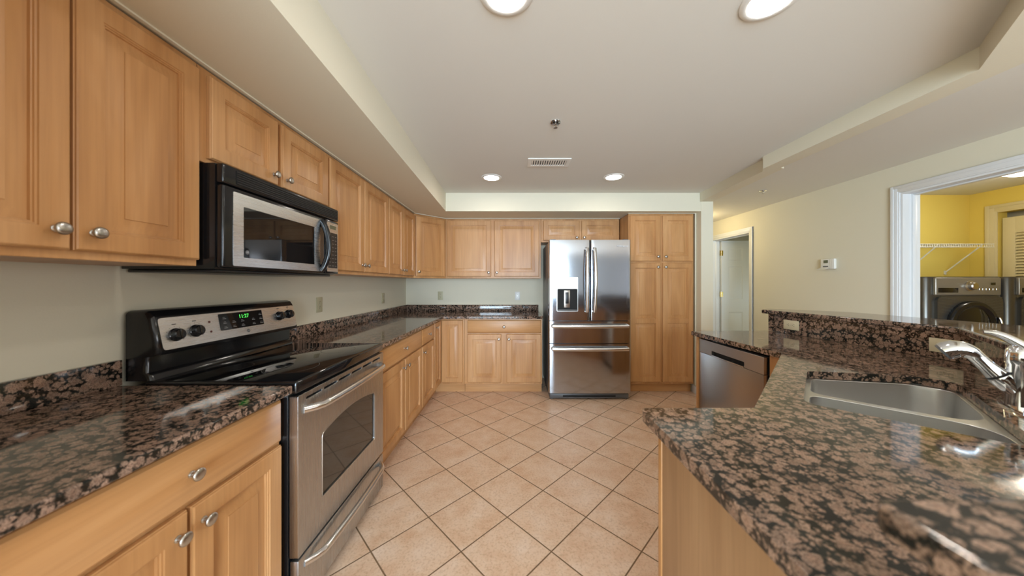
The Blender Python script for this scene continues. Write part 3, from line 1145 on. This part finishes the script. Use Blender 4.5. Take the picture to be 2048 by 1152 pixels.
FY0, FY1 = -0.072, -0.004
ld = obj('door', bulged(0.0, 0.4545, 0.886, 1.782, FY0, FY1, 0.003), 'steel_fridge', t, 30)
rd = obj('door', bulged(0.4645, FW, 0.886, 1.782, FY0, FY1, 0.003), 'steel_fridge', t, 30)
for z0, z1 in ((0.634, 0.877), (0.078, 0.625)):
    fd = obj('drawer', bulged(0.0, FW, z0, z1, FY0, FY1, 0.008, 16), 'steel_fridge', t, 30)
    zz = z1 - 0.050
    pts = [(0.035, FY0 - 0.004, zz)]
    for i in range(21):
        s = i / 20
        pts.append((0.040 + (FW - 0.08) * s, FY0 - 0.040 - 0.022 * sin(pi * s), zz))
    pts.append((FW - 0.035, FY0 - 0.004, zz))
    obj('handle', B().tube(pts, [0.020] * len(pts), 12, 0.55), 'bright_steel', fd)
for dd, x, sg in ((ld, 0.418, -1), (rd, 0.500, 1)):
    pts = [(x, FY0 + 0.002, 0.985)]
    for i in range(21):
        s = i / 20
        pts.append((x + sg * 0.012 * sin(pi * s) * 0.5, FY0 - 0.036 - 0.022 * sin(pi * s), 0.99 + 0.69 * s))
    pts.append((x, FY0 + 0.002, 1.685))
    obj('handle', B().tube(pts, 0.0155, 12, 1.25, up=(0, 1, 0)), 'bright_steel', dd)
yd = FY0 - 0.006
disp = obj('dispenser', B().filled(rrect(0.085, 0.322, 0.985, 1.368, 0.010, 3), [rrect(0.094, 0.313, 0.996, 1.236, 0.008, 3)], -yd - 0.004, -yd + 0.010).xf(TOXZ), 'nickel', ld, 35, 0.002, 2)
cav = B()
cav.box(0.090, 0.317, yd + 0.0004, yd + 0.0034, 0.992, 1.240)
obj('dispenser_cavity', cav, 'dark_gap', ld)
obj('dispenser_screen', B().box(0.100, 0.307, yd - 0.0125, yd - 0.0105, 1.258, 1.352, 0.001, 1), 'steel_h', ld)
obj('dispenser_paddle', B().box(0.166, 0.232, yd - 0.006, yd + 0.000, 1.030, 1.222, 0.002), 'nickel', ld)
obj('paddle_insert', B().box(0.181, 0.217, yd - 0.0085, yd - 0.0062, 1.075, 1.200, 0.001), 'black_plastic', ld)
obj('drip_tray', B().box(0.100, 0.307, yd - 0.012, yd + 0.000, 0.998, 1.010, 0.002), 'grey_plastic', ld)
text_mesh('logo', 'Whirlpool', 0.030, 'logo', rd, Matrix.Translation((0.815, FY0 - 0.0075, 1.712)) @ FRONT)
for hx in (0.05, FW - 0.05):
    obj('hinge_cover', B().box(hx - 0.03, hx + 0.03, -0.05, 0.08, 1.7835, 1.792, 0.003), 'grey_plastic', t)

# ------------------------------------------------------------------ peninsula
r2 = sqrt(0.5)


def ab(a, bb):            # coordinates along / across the diagonal sink front
    return ((a + bb) * r2, (a - bb) * r2)


CT = [(0.385, 0.300), (1.002, 0.300), (2.150, 1.448), (2.118, 1.85), (2.058, 2.482), (1.416, 2.458), (1.466, 1.678), (0.736, 0.940), (0.385, 0.940)]
outer = round_poly(CT, [0, 0, 0, 0, 0, 0.012, 0.012, 0.012, 0.028], 5)
hole = [ab(1.352, -0.040), ab(1.850, -0.040), ab(2.050, 0.250), ab(2.045, 0.372), ab(1.352, 0.372)]
hole = round_poly(hole, [0.05, 0.045, 0.09, 0.07, 0.08], 6)
o = obj('countertop', B().filled(outer, [hole], ZT0, ZT), 'granite', None, 35, 0.007, 3)
tag(o, 'brown granite peninsula countertop with the sink cut into its angled corner', 'countertop', 'granite worktops')

# sink
sk = thing('sink', 'undermount stainless steel double bowl sink in the peninsula', 'sink', (*ab(1.68, 0.17), 0))
sx_, sy_ = ab(1.68, 0.17)
loc2 = lambda pts: [(p[0] - sx_, p[1] - sy_) for p in pts]
nearb = round_poly([ab(1.368, -0.028), ab(1.586, -0.028), ab(1.590, 0.360), ab(1.368, 0.360)], [0.05, 0.05, 0.10, 0.08], 7)
farb = round_poly([ab(1.616, -0.028), ab(1.845, -0.028), ab(2.032, 0.250), ab(2.028, 0.360), ab(1.620, 0.360)], [0.05, 0.05, 0.09, 0.07, 0.11], 7)
flo = round_poly([ab(1.335, -0.058), ab(1.862, -0.058), ab(2.072, 0.250), ab(2.068, 0.392), ab(1.335, 0.392)], [0.05, 0.05, 0.09, 0.07, 0.08], 6)
ZR = 0.882
obj('rim', B().filled(loc2(flo), [loc2(nearb), loc2(farb)], ZR - 0.003, ZR), 'steel_sink', sk, 35, 0.0012, 2)
for pts in (nearb, farb):
    P_ = [Vector(p) for p in loc2(pts)]
    c = sum(P_, Vector((0, 0))) / len(P_)
    rings = []
    for z, s in ((ZR - 0.003, 1.0), (ZR - 0.012, 0.995), (ZR - 0.10, 0.985), (ZR - 0.175, 0.97), (ZR - 0.193, 0.945), (ZR - 0.200, 0.88), (ZR - 0.204, 0.20)):
        rings.append([(c.x + (p.x - c.x) * s, c.y + (p.y - c.y) * s, z) for p in P_])
    bo = obj('bowl', B().loft(rings, False, True), 'steel_sink', sk, 60)
    dn = B().lathe([(0.040, 0), (0.040, 0.003), (0.030, 0.0035), (0.026, 0.001), (0, 0.001)], (c.x, c.y, ZR - 0.2035), (0, 0, 1), 24)
    obj('drain', dn, 'nickel', bo)

# faucet
fa, fb = 1.752, 0.432
fx_, fy_ = ab(fa, fb)
fc = thing('faucet', 'chrome single-lever pull-out kitchen faucet behind the sink', 'faucet', (fx_, fy_, ZT + 0.0002))
toward = Vector((-r2, r2, 0))          # from the wall towards the sink front
along = Vector((r2, r2, 0))
pl = []
for i in range(40):
    a = 2 * pi * i / 40
    v = along * (0.125 * cos(a)) + toward * (0.030 * sin(a))
    pl.append((v.x, v.y))
obj('deck_plate', B().loft([[(p[0], p[1], 0) for p in pl], [(p[0], p[1], 0.005) for p in pl], [(p[0] * 0.94, p[1] * 0.9, 0.010) for p in pl]]), 'chrome', fc, 40)
bo = obj('faucet_body', B().lathe([(0.030, 0.010), (0.029, 0.02), (0.0265, 0.05), (0.0265, 0.135), (0.0285, 0.138), (0.0285, 0.158), (0.026, 0.176), (0.018, 0.189), (0, 0.194)], (0, 0, 0), (0, 0, 1), 28), 'chrome', fc, 50)
sp0 = toward * 0.004 + Vector((0, 0, 0.046))
hd = toward * 0.080 + Vector((0, 0, 0.150))
sd = (hd - sp0).normalized()
mid = sp0 + sd * 0.056
obj('spout_socket', B().lathe([(0.022, 0), (0.0245, 0.025), (0.0262, 0.050), (0.0245, 0.056), (0.0, 0.056)], sp0, sd, 24), 'chrome', fc, 40)
obj('socket_seal', B().lathe([(0.0235, 0.0563), (0.0250, 0.058), (0.0250, 0.061), (0.0235, 0.0625), (0, 0.0625)], sp0, sd, 24), 'black_plastic', fc, 40)
mid = sp0 + sd * 0.0628
wand = []
wr = []
L_ = (hd - mid).length
for i in range(8):
    s = i / 7
    wand.append(mid + sd * (L_ * s))
    wr.append(0.0240 - 0.0052 * sin(s * pi * 0.62) ** 1.0)
hv = (toward * 0.80 + along * 0.05 + Vector((0, 0, -0.60))).normalized()
for k in range(1, 9):
    s = k / 8
    d_ = (sd * (1 - s) + hv * s).normalized()
    wand.append(wand[-1] + d_ * 0.0080)
    wr.append(0.0205 + 0.0090 * sin(s * pi * 0.55))
wo = obj('spray_wand', B().tube(wand, wr, 24), 'chrome', fc, 60)
hn = (wand[-1] - wand[-2]).normalized()
obj('spray_nozzle', B().lathe([(0.0270, 0.0), (0.0255, 0.006), (0.021, 0.0065), (0, 0.0065)], wand[-1] + hn * 0.0004, hn, 22), 'grey_plastic', wo)
lev = []
lr = []
for i in range(12):
    s = i / 11
    lev.append(toward * (-0.006 + 0.070 * s) + Vector((0, 0, 0.188 + 0.040 * sin(s * 1.7))))
    lr.append(0.0140 - 0.0085 * s ** 1.5)
obj('lever', B().tube(lev, lr, 14, 1.6), 'chrome', fc, 50)

# cabinetry under the peninsula: panels round the sink, wooden end panel, filler beside the dishwasher
pc = thing('peninsula_cabinet', 'maple sink cabinet under the peninsula with plain wood end panel', 'cabinet', (0.425, 0.305, 0))
ox, oy = 0.425, 0.305
px = lambda x: x - ox
py = lambda y: y - oy
obj('end_panel', B().box(px(0.428), px(0.446), py(0.305), py(0.886), 0.0, ZT0 - 0.001), 'laminate', pc)
obj('corner_post', B().box(px(0.425), px(0.446), py(0.8865), py(0.906), 0.0, ZT0 - 0.001, 0.002), 'wood', pc)
obj('front_panel', B().box(px(0.4465), px(0.742), py(0.888), py(0.906), 0.0, ZT0 - 0.001), 'wood', pc)
q0, q1 = (0.744, 0.906), (1.482, 1.652)
dv = Vector((q1[0] - q0[0], q1[1] - q0[1])).normalized()
nv = Vector((dv.y, -dv.x)) * 0.018
obj('sink_front', B().prism([(px(q0[0]), py(q0[1])), (px(q1[0]), py(q1[1])), (px(q1[0] + nv.x), py(q1[1] + nv.y)), (px(q0[0] + nv.x), py(q0[1] + nv.y))], 0.0, ZT0 - 0.001), 'wood', pc)
obj('filler_panel', B().box(px(1.478), px(1.50), py(1.672), py(1.772), 0.0, ZT0 - 0.001), 'wood', pc)
o = obj('end_panel', B().box(0, 0.60, 0, 0.019, 0.0, ZT0 - 0.001), 'wood', None)
o.location = (1.444, 2.412, 0)
tag(o, 'thin maple end panel at the far side of the dishwasher', 'panel')

# dishwasher: front looks towards -x, turned slightly with the counter
dwt = thing('dishwasher', 'stainless steel dishwasher with pocket handle under the peninsula counter', 'dishwasher', (1.478, 2.405, 0), -Q - radians(0.0))
DWW = 0.622
obj('tub', B().box(0.004, DWW - 0.004, 0.004, 0.54, 0.10, 0.868, 0.004), 'black_plastic', dwt)
obj('toe_kick', B().box(0.004, DWW - 0.004, 0.05, 0.50, 0.0, 0.0995), 'black_plastic', dwt)
obj('door', B().box(0.0, DWW, -0.026, 0.0035, 0.105, 0.762, 0.003), 'steel_dw', dwt)
cs = B().filled(rrect(0.0, DWW, 0.7635, 0.866, 0.003, 2), [rrect(0.150, 0.470, 0.771, 0.800, 0.006, 3)], 0.004, 0.026).xf(TOXZ)
st = obj('control_strip', cs, 'steel_dw', dwt, 35, 0.0015, 2)
obj('pocket_handle', B().box(0.146, 0.474, -0.0030, 0.0030, 0.767, 0.804), 'dark_gap', st)
obj('handle_lip', B().box(0.150, 0.470, -0.031, -0.0262, 0.7640, 0.7715, 0.0015), 'nickel', st)

# pony wall, granite splash and raised bar
SF = [(0.400, 0.276), (1.010, 0.276), (2.172, 1.438), (2.140, 1.852), (2.080, 2.484)]


def offset_line(pts, d):
    out = []
    n = len(pts)
    for i in range(n):
        v = Vector(pts[i])
        ds = []
        if i > 0:
            ds.append((v - Vector(pts[i - 1])).normalized())
        if i < n - 1:
            ds.append((Vector(pts[i + 1]) - v).normalized())
        ns = [Vector((q.y, -q.x)) for q in ds]
        m_ = sum(ns, Vector((0, 0))).normalized()
        k = d / max(0.3, m_.dot(ns[0]))
        out.append((v.x + m_.x * k, v.y + m_.y * k))
    return out


Sf = offset_line(SF, -0.0205)
b = B().prism(Sf + list(reversed(SF)), ZT0 + 0.033, 1.0525)
tag(obj('backsplash', b, 'granite'), 'tall granite splash panel behind the sink below the raised bar', 'backsplash', 'granite splash strips')
SW = offset_line(SF, 0.001)
SWb = offset_line(SF, 0.115)
struct('wall_peninsula', B().prism(SW + list(reversed(SWb)), 0, 1.0525), 'paint')
BT = [(0.352, 0.306), (0.972, 0.306), (2.148, 1.482), (2.110, 1.86), (2.022, 2.505), (2.150, 2.610), (2.500, 2.290), (2.600, 1.36), (1.14, -0.10), (0.352, -0.10)]
b = B().prism(round_poly(BT, [0.02, 0, 0.10, 0, 0.012, 0.06, 0.10, 0.06, 0.04, 0.02], 6), 1.0535, 1.084)
tag(obj('bar_top', b, 'granite', None, 35, 0.007, 3), 'raised brown granite bar top wrapping round the peninsula', 'bar top', 'granite worktops')

# ------------------------------------------------------------------ outlets


def make_outlet(name, label, loc, rz, horizontal=False, mat='almond', group='wall outlets', tilt=None):
    """duplex outlet; plate looks towards local -y"""
    t = thing(name, label, 'outlet', loc, rz, group)
    rot = Matrix.Rotation(Q, 4, 'Y') if horizontal else Matrix.Identity(4)
    pb = B().box(-0.035, 0.035, -0.006, -0.0005, -0.0575, 0.0575, 0.002, 2).xf(rot)
    obj('cover_plate', pb, mat, t)
    for s in (-1, 1):
        rb = B()
        pts = round_poly([(-0.0165, -0.014), (0.0165, -0.014), (0.0165, 0.014), (-0.0165, 0.014)], 0.010, 4)
        rb.prism([(p[0], p[1] + s * 0.0195) for p in pts], 0.0062, 0.0078).xf(TOXZ).xf(rot)
        r_ = obj('receptacle', rb, mat, t)
        hb = B()
        hb.box(-0.0075, -0.0050, -0.0082, -0.0079, s * 0.0195 + 0.001, s * 0.0195 + 0.009)
        hb.box(0.0050, 0.0075, -0.0082, -0.0079, s * 0.0195 + 0.001, s * 0.0195 + 0.009)
        hb.box(-0.0022, 0.0022, -0.0082, -0.0079, s * 0.0195 - 0.0085, s * 0.0195 - 0.0040)
        obj('slots', hb.xf(rot), 'slot', r_)
    sb = B().lathe([(0.003, 0), (0.0026, 0.001), (0, 0.0012)], (0, -0.0061, 0), (0, -1, 0), 12)
    obj('screw', sb, 'nickel', t)
    return t


make_outlet('wall_outlet', 'almond wall outlet on the left wall just right of the range', (XL, 2.335, 1.135), Q)
make_outlet('wall_outlet', 'almond wall outlet on the left wall near the back corner', (XL, 3.467, 1.130), Q)
make_outlet('wall_outlet', 'almond wall outlet on the back wall close to the left corner', (-1.018, YB, 1.130), 0)
make_outlet('wall_outlet', 'pale wall outlet on the back wall near the refrigerator', (0.041, YB, 1.127), 0, mat='white_plastic')


def splash_pt(y):
    p, q = Vector(Sf[2]), Vector(Sf[3])
    if y > Sf[3][1]:
        p, q = Vector(Sf[3]), Vector(Sf[4])
    s = (y - p.y) / (q.y - p.y)
    v = p + (q - p) * s
    d_ = (q - p).normalized()
    return v, math.atan2(d_.y, d_.x)


v, an = splash_pt(2.295)
make_outlet('wall_outlet', 'ivory outlet set sideways in the granite splash at the far end of the bar', (v.x, v.y, 0.985), an + pi, True, 'ivory')
v, an = splash_pt(1.520)
make_outlet('wall_outlet', 'ivory outlet set sideways in the granite splash behind the faucet', (v.x, v.y, 0.985), an + pi, True, 'ivory')

# ------------------------------------------------------------------ ceiling fittings
t = thing('recessed_light', 'recessed ceiling light at the top centre of the view, nearest', 'ceiling light', (-0.030, 1.088, ZC), 0, 'recessed ceiling lights')
obj('trim_ring', B().lathe([(0.072, -0.0065), (0.076, -0.0085), (0.088, -0.0080), (0.097, -0.0040), (0.099, -0.0005), (0.072, -0.0005)], (0, 0, 0), (0, 0, 1), 40, False), 'white_plastic', t)
obj('lens', B().lathe([(0.0715, -0.0060), (0.060, -0.0085), (0, -0.0095)], (0, 0, 0), (0, 0, 1), 40), 'lens', t)
dup(t, (0.935, 1.112, ZC), 0, 'recessed ceiling light at the top right, nearest above the peninsula')
dup(t, (-0.225, 2.990, ZC), 0, 'small far recessed ceiling light left of the air vent')
dup(t, (0.964, 2.975, ZC), 0, 'small far recessed ceiling light right of the air vent, before the refrigerator')

t = thing('air_vent', 'white rectangular air register in the kitchen ceiling', 'vent', (0.292, 2.615, ZC))
obj('frame', B().filled(rrect(-0.180, 0.180, -0.088, 0.088, 0.004, 2), [rrect(-0.148, 0.148, -0.052, 0.052, 0.002, 2)], -0.008, -0.0005), 'white_plastic', t, 35, 0.0025, 2)
obj('duct_opening', B().box(-0.150, 0.150, -0.054, 0.054, -0.0025, -0.0008), 'dark_gap', t)
sb = B()
for i in range(15):
    x = -0.140 + i * 0.020
    sb.box(-0.006, 0.006, -0.052, 0.052, -0.0008, 0.0008, mtx=Matrix.Translation((x, 0, -0.0062)) @ Matrix.Rotation(radians(24), 4, 'Y'))
obj('louvers', sb, 'white_plastic', t)


def sprinkler(label, loc):
    t = thing('fire_sprinkler', label, 'sprinkler', loc, 0, 'ceiling sprinklers')
    obj('escutcheon', B().lathe([(0.016, -0.001), (0.030, -0.001), (0.034, -0.004), (0.032, -0.007), (0.016, -0.005)], (0, 0, 0), (0, 0, 1), 28, False), 'chrome', t)
    obj('socket', B().lathe([(0.017, -0.0006), (0.017, -0.003), (0, -0.003)], (0, 0, 0), (0, 0, 1), 20), 'dark_gap', t)
    fb = B().cyl((0, 0, -0.0032), (0, 0, -0.018), 0.008)
    for s in (-1, 1):
        fb.tube([(s * 0.008, 0, -0.014), (s * 0.013, 0, -0.024), (s * 0.010, 0, -0.033), (0, 0, -0.038)], 0.0022, 8)
    obj('nozzle', fb, 'nickel', t)
    db = B()
    db.lathe([(0.003, 0.0), (0.013, 0.001), (0.013, 0.002), (0.003, 0.003)], (0, 0, -0.0405), (0, 0, 1), 16)
    obj('deflector', db, 'nickel', t)


sprinkler('metal fire sprinkler head in the kitchen ceiling between lights and vent', (0.263, 1.962, ZC))
sprinkler('metal fire sprinkler head in the hall ceiling beyond the beam', (2.770, 3.410, ZC))

# ------------------------------------------------------------------ hall door, thermostat


def six_panel(w, h, th):
    bb = B()
    xs = [(0.115, w / 2 - 0.055), (w / 2 + 0.055, w - 0.115)]
    zs = [(0.20, 0.80), (1.02, 1.57), (1.68, 1.885)]
    bb.box(0, w, 0.004, th - 0.004, 0, h)
    for yf, sg in ((0.0, 1), (th, -1)):
        # stiles and rails as thin raised strips, panels raised in the openings
        xb = [0, xs[0][0], xs[0][1], xs[1][0], xs[1][1], w]
        zb = [0, zs[0][0], zs[0][1], zs[1][0], zs[1][1], zs[2][0], zs[2][1], h]
        for i in range(0, 5, 2):
            bb.box(xb[i], xb[i + 1], *sorted((yf, yf + sg * 0.0042)), 0, h)
        for i in (0, 2):
            for k in range(0, 7, 2):
                bb.box(xs[i // 2][0], xs[i // 2][1], *sorted((yf, yf + sg * 0.0042)), zb[k], zb[k + 1])
        for x0, x1 in xs:
            for z0, z1 in zs:
                R = lambda ins, d_: ring_rect(x0, x1, z0, z1, yf + sg * d_, ins)
                bb.loft([R(0, 0.0), R(0.008, 0.0062), R(0.014, 0.0062), R(0.032, 0.0018)], False, True)
    return bb


d1 = obj('door_1', six_panel(0.815, 2.010, 0.035), 'door', None, 25)
d1['kind'] = 'structure'
d1.location = (XW + 0.012, HY1 - 0.055, 0.012)
for hz in (0.25, 1.10, 1.80):
    hb = B()
    hb.cyl((-0.008, -0.006, hz - 0.045), (-0.008, -0.006, hz + 0.045), 0.006, 12)
    hb.box(-0.030, -0.009, -0.003, -0.001, hz - 0.044, hz + 0.044)
    hb.box(-0.007, 0.022, -0.0035, -0.0005, hz - 0.044, hz + 0.044)
    obj('hinge', hb, 'brass', d1)
kb = B().lathe([(0.028, 0), (0.028, 0.004), (0.012, 0.008), (0.011, 0.03), (0.024, 0.040), (0.027, 0.052), (0.020, 0.064), (0, 0.068)], (0.75, 0, 0.95), (0, -1, 0), 20)
obj('door_knob', kb, 'brass', d1)

t = thing('thermostat', 'white thermostat on the beige wall with its cover flap open', 'thermostat', (XR, 3.235, 1.455), -Q)
# local -y looks to -x, local x runs from far to near ... keep the body centred
obj('case', B().box(-0.105, 0.040, -0.030, -0.0005, -0.005, 0.105, 0.008, 3), 'white_plastic', t)
obj('screen', B().box(-0.068, -0.022, -0.0322, -0.0306, 0.060, 0.092, 0.001, 1), 'lcd', t)
obj('button_recess', B().box(-0.075, -0.020, -0.0318, -0.0305, 0.018, 0.030, 0.001, 1), 'grey_plastic', t)
obj('battery_cover', B().box(0.002, 0.042, -0.034, -0.0305, -0.003, 0.103, 0.004, 2), 'white_plastic', t)
fl = B().box(-0.100, -0.004, -0.048, 0.0, -0.0015, 0.0015, 0.001, 1, mtx=Matrix.Translation((0, -0.031, 0.012)) @ Matrix.Rotation(radians(22), 4, 'X'))
obj('flap', fl, 'white_plastic', t)

# ------------------------------------------------------------------ laundry room


def laundry_machine(label, X, Yf, h=1.358, w=0.70):
    t = thing('washing_machine', label, 'washing machine', (X, Yf, 0), 0, 'laundry machines')
    dpt = LYB - Yf - 0.04
    pz = 0.34
    pd = obj('pedestal', B().box(0.004, w - 0.004, 0.01, dpt - 0.02, 0.0, pz - 0.001, 0.006), 'washer', t)
    obj('pedestal_drawer', B().box(0.02, w - 0.02, -0.006, 0.0095, 0.03, pz - 0.03, 0.004), 'washer', pd)
    pts = round_poly([(0, 0.0), (w, 0.0), (w, dpt), (0, dpt)], [0.06, 0.06, 0.01, 0.01], 6)
    obj('body', B().loft([[(p[0], p[1], pz) for p in pts], [(p[0], p[1], h - 0.02) for p in pts], [(w / 2 + (p[0] - w / 2) * 0.985, 0.3 + (p[1] - 0.3) * 0.985, h) for p in pts]]), 'washer', t, 40)
    zp = h - 0.165
    pn = obj('control_panel', B().box(0.060, w - 0.060, -0.022, 0.005, zp, h - 0.008, 0.010, 3), 'washer_panel', t)
    obj('detergent_drawer', B().box(0.080, 0.255, -0.0255, -0.0224, zp + 0.024, zp + 0.066, 0.002), 'black_glass', pn)
    obj('program_dial', B().lathe([(0.045, 0), (0.045, 0.008), (0.034, 0.014), (0.032, 0.034), (0.026, 0.040), (0, 0.041)], (w / 2 + 0.005, -0.0224, zp + 0.082), (0, -1, 0), 28), 'nickel', pn)
    obj('panel_screen', B().box(0.545, 0.585, -0.0236, -0.0224, zp + 0.090, zp + 0.112), 'black_glass', pn)
    kb = B()
    for i in range(6):
        kb.box(0.440 + i * 0.030, 0.456 + i * 0.030, -0.0242, -0.0224, zp + 0.045, zp + 0.062, 0.001, 1)
        kb.box(0.250 + i * 0.008, 0.252 + i * 0.008, -0.0238, -0.0224, zp + 0.100, zp + 0.104)
    obj('panel_button', kb, 'nickel', pn)
    fpn = B().prism(rrect(0.075, w - 0.045, pz + 0.03, zp - 0.012, 0.05, 5), 0.0005, 0.022).xf(TOXZ)
    # horizontal ribs pressed into the front on both sides of the door
    for i in range(14):
        z = zp - 0.030 - i * 0.026
        for s in (0, 1):
            xa, xb = ((0.085, 0.235) if s == 0 else (w - 0.205, w - 0.055))
            fpn.tube([(xa, -0.0222, z + 0.012 * (1 if s == 0 else -1)), ((xa + xb) / 2, -0.0222, z), (xb, -0.0222, z - 0.012 * (1 if s == 0 else -1))], 0.0030, 6)
    obj('front_panel', fpn, 'washer', t, 35)
    cz = zp - 0.265
    dr_ = obj('door', B().lathe([(0.215, 0), (0.215, 0.022), (0.205, 0.034), (0.180, 0.036), (0.165, 0.024), (0.150, 0.020)], (w / 2 + 0.01, -0.0245, cz), (0, -1, 0), 48, False), 'black', t, 40)
    obj('door_glass', B().lathe([(0.165, 0.004), (0.160, 0.020), (0.110, 0.030), (0, 0.036)], (w / 2 + 0.01, -0.0245, cz), (0, -1, 0), 40), 'black_glass', dr_, 60)
    hp = []
    for i in range(9):
        a = radians(-22 + i * 5.5)
        hp.append((w / 2 + 0.01 + 0.205 * cos(a), -0.0245 - 0.040 - 0.008 * sin(pi * i / 8), cz + 0.205 * sin(a)))
    obj('door_handle', B().tube(hp, 0.008, 10), 'chrome', dr_)
    return t


laundry_machine('graphite front-load washer on a pedestal, left one seen through the laundry doorway', 3.655, 2.720)
laundry_machine('graphite front-load dryer at the right edge, second machine in the laundry', 4.395, 2.720)

t = thing('wire_shelf', 'white wire shelf on the yellow laundry wall above the machines', 'shelf', (XW + 0.02, LYB - 0.002, 1.715))
SWd, SD = 1.560, 0.300
wb = B()
for yy, zz in ((-0.004, 0), (-SD, 0), (-SD, -0.032), (-SD * 0.5, -0.004)):
    wb.cyl((0, yy, zz), (SWd, yy, zz), 0.0035, 8)
obj('long_rods', wb, 'white_wire', t)
wb = B()
for i in range(63):
    x = 0.005 + i * 0.025
    wb.tube([(x, -0.004, 0.004), (x, -SD, 0.004), (x, -SD - 0.002, -0.034)], 0.0022, 5)
obj('cross_wires', wb, 'white_wire', t)
for x in (0.35, 0.985, 1.455):
    bb = B()
    bb.tube([(x, -SD + 0.012, -0.006), (x, -0.012, -0.285)], 0.0065, 8)
    bb.box(x - 0.010, x + 0.010, -0.012, 0.0, -0.315, -0.270, 0.002)
    obj('support_brace', bb, 'white_wire', t)

# louvered bifold closet door in the far laundry wall
lv = B()
LW, LH = 0.575, 1.985


def leaf(bb, y0, sgn):
    ya, yb = y0, y0 + LW
    x0, x1 = 0.0, 0.030
    bb.box(x0, x1, ya, ya + 0.085, 0, LH, 0.002)
    bb.box(x0, x1, yb - 0.085, yb, 0, LH, 0.002)
    for z0, z1 in ((0, 0.16), (0.92, 1.02), (LH - 0.17, LH)):
        bb.box(x0, x1, ya + 0.085, yb - 0.085, z0, z1)
    for za, zb in ((0.16, 0.92), (1.02, LH - 0.17)):
        n = int((zb - za) / 0.030)
        for i in range(n):
            z = za + (i + 0.5) * (zb - za) / n
            bb.box(-0.003, 0.003, ya + 0.085, yb - 0.085, -0.020, 0.020, mtx=Matrix.Translation((0.015, 0, z)) @ Matrix.Rotation(radians(40), 4, 'Y'))


leaf(lv, 0.0, 1)
leaf(lv, LW + 0.004, 1)
d2 = obj('door_2', lv, 'louver', None, 25)
d2['kind'] = 'structure'
d2.location = (LX + 0.020, CY0 + 0.014, 0.02)

t = thing('dome_ceiling_light', 'round lit dome ceiling lamp inside the laundry room', 'ceiling light', (4.400, 2.600, ZC - 0.012))
obj('base_ring', B().lathe([(0.175, -0.0005), (0.178, -0.012), (0.170, -0.020), (0.150, -0.020)], (0, 0, 0), (0, 0, 1), 40, True), 'white_plastic', t)
obj('glass_shade', B().lathe([(0.168, -0.0205), (0.172, -0.035), (0.150, -0.065), (0.105, -0.085), (0.05, -0.094), (0, -0.096)], (0, 0, 0), (0, 0, 1), 40), 'dome', t, 60)
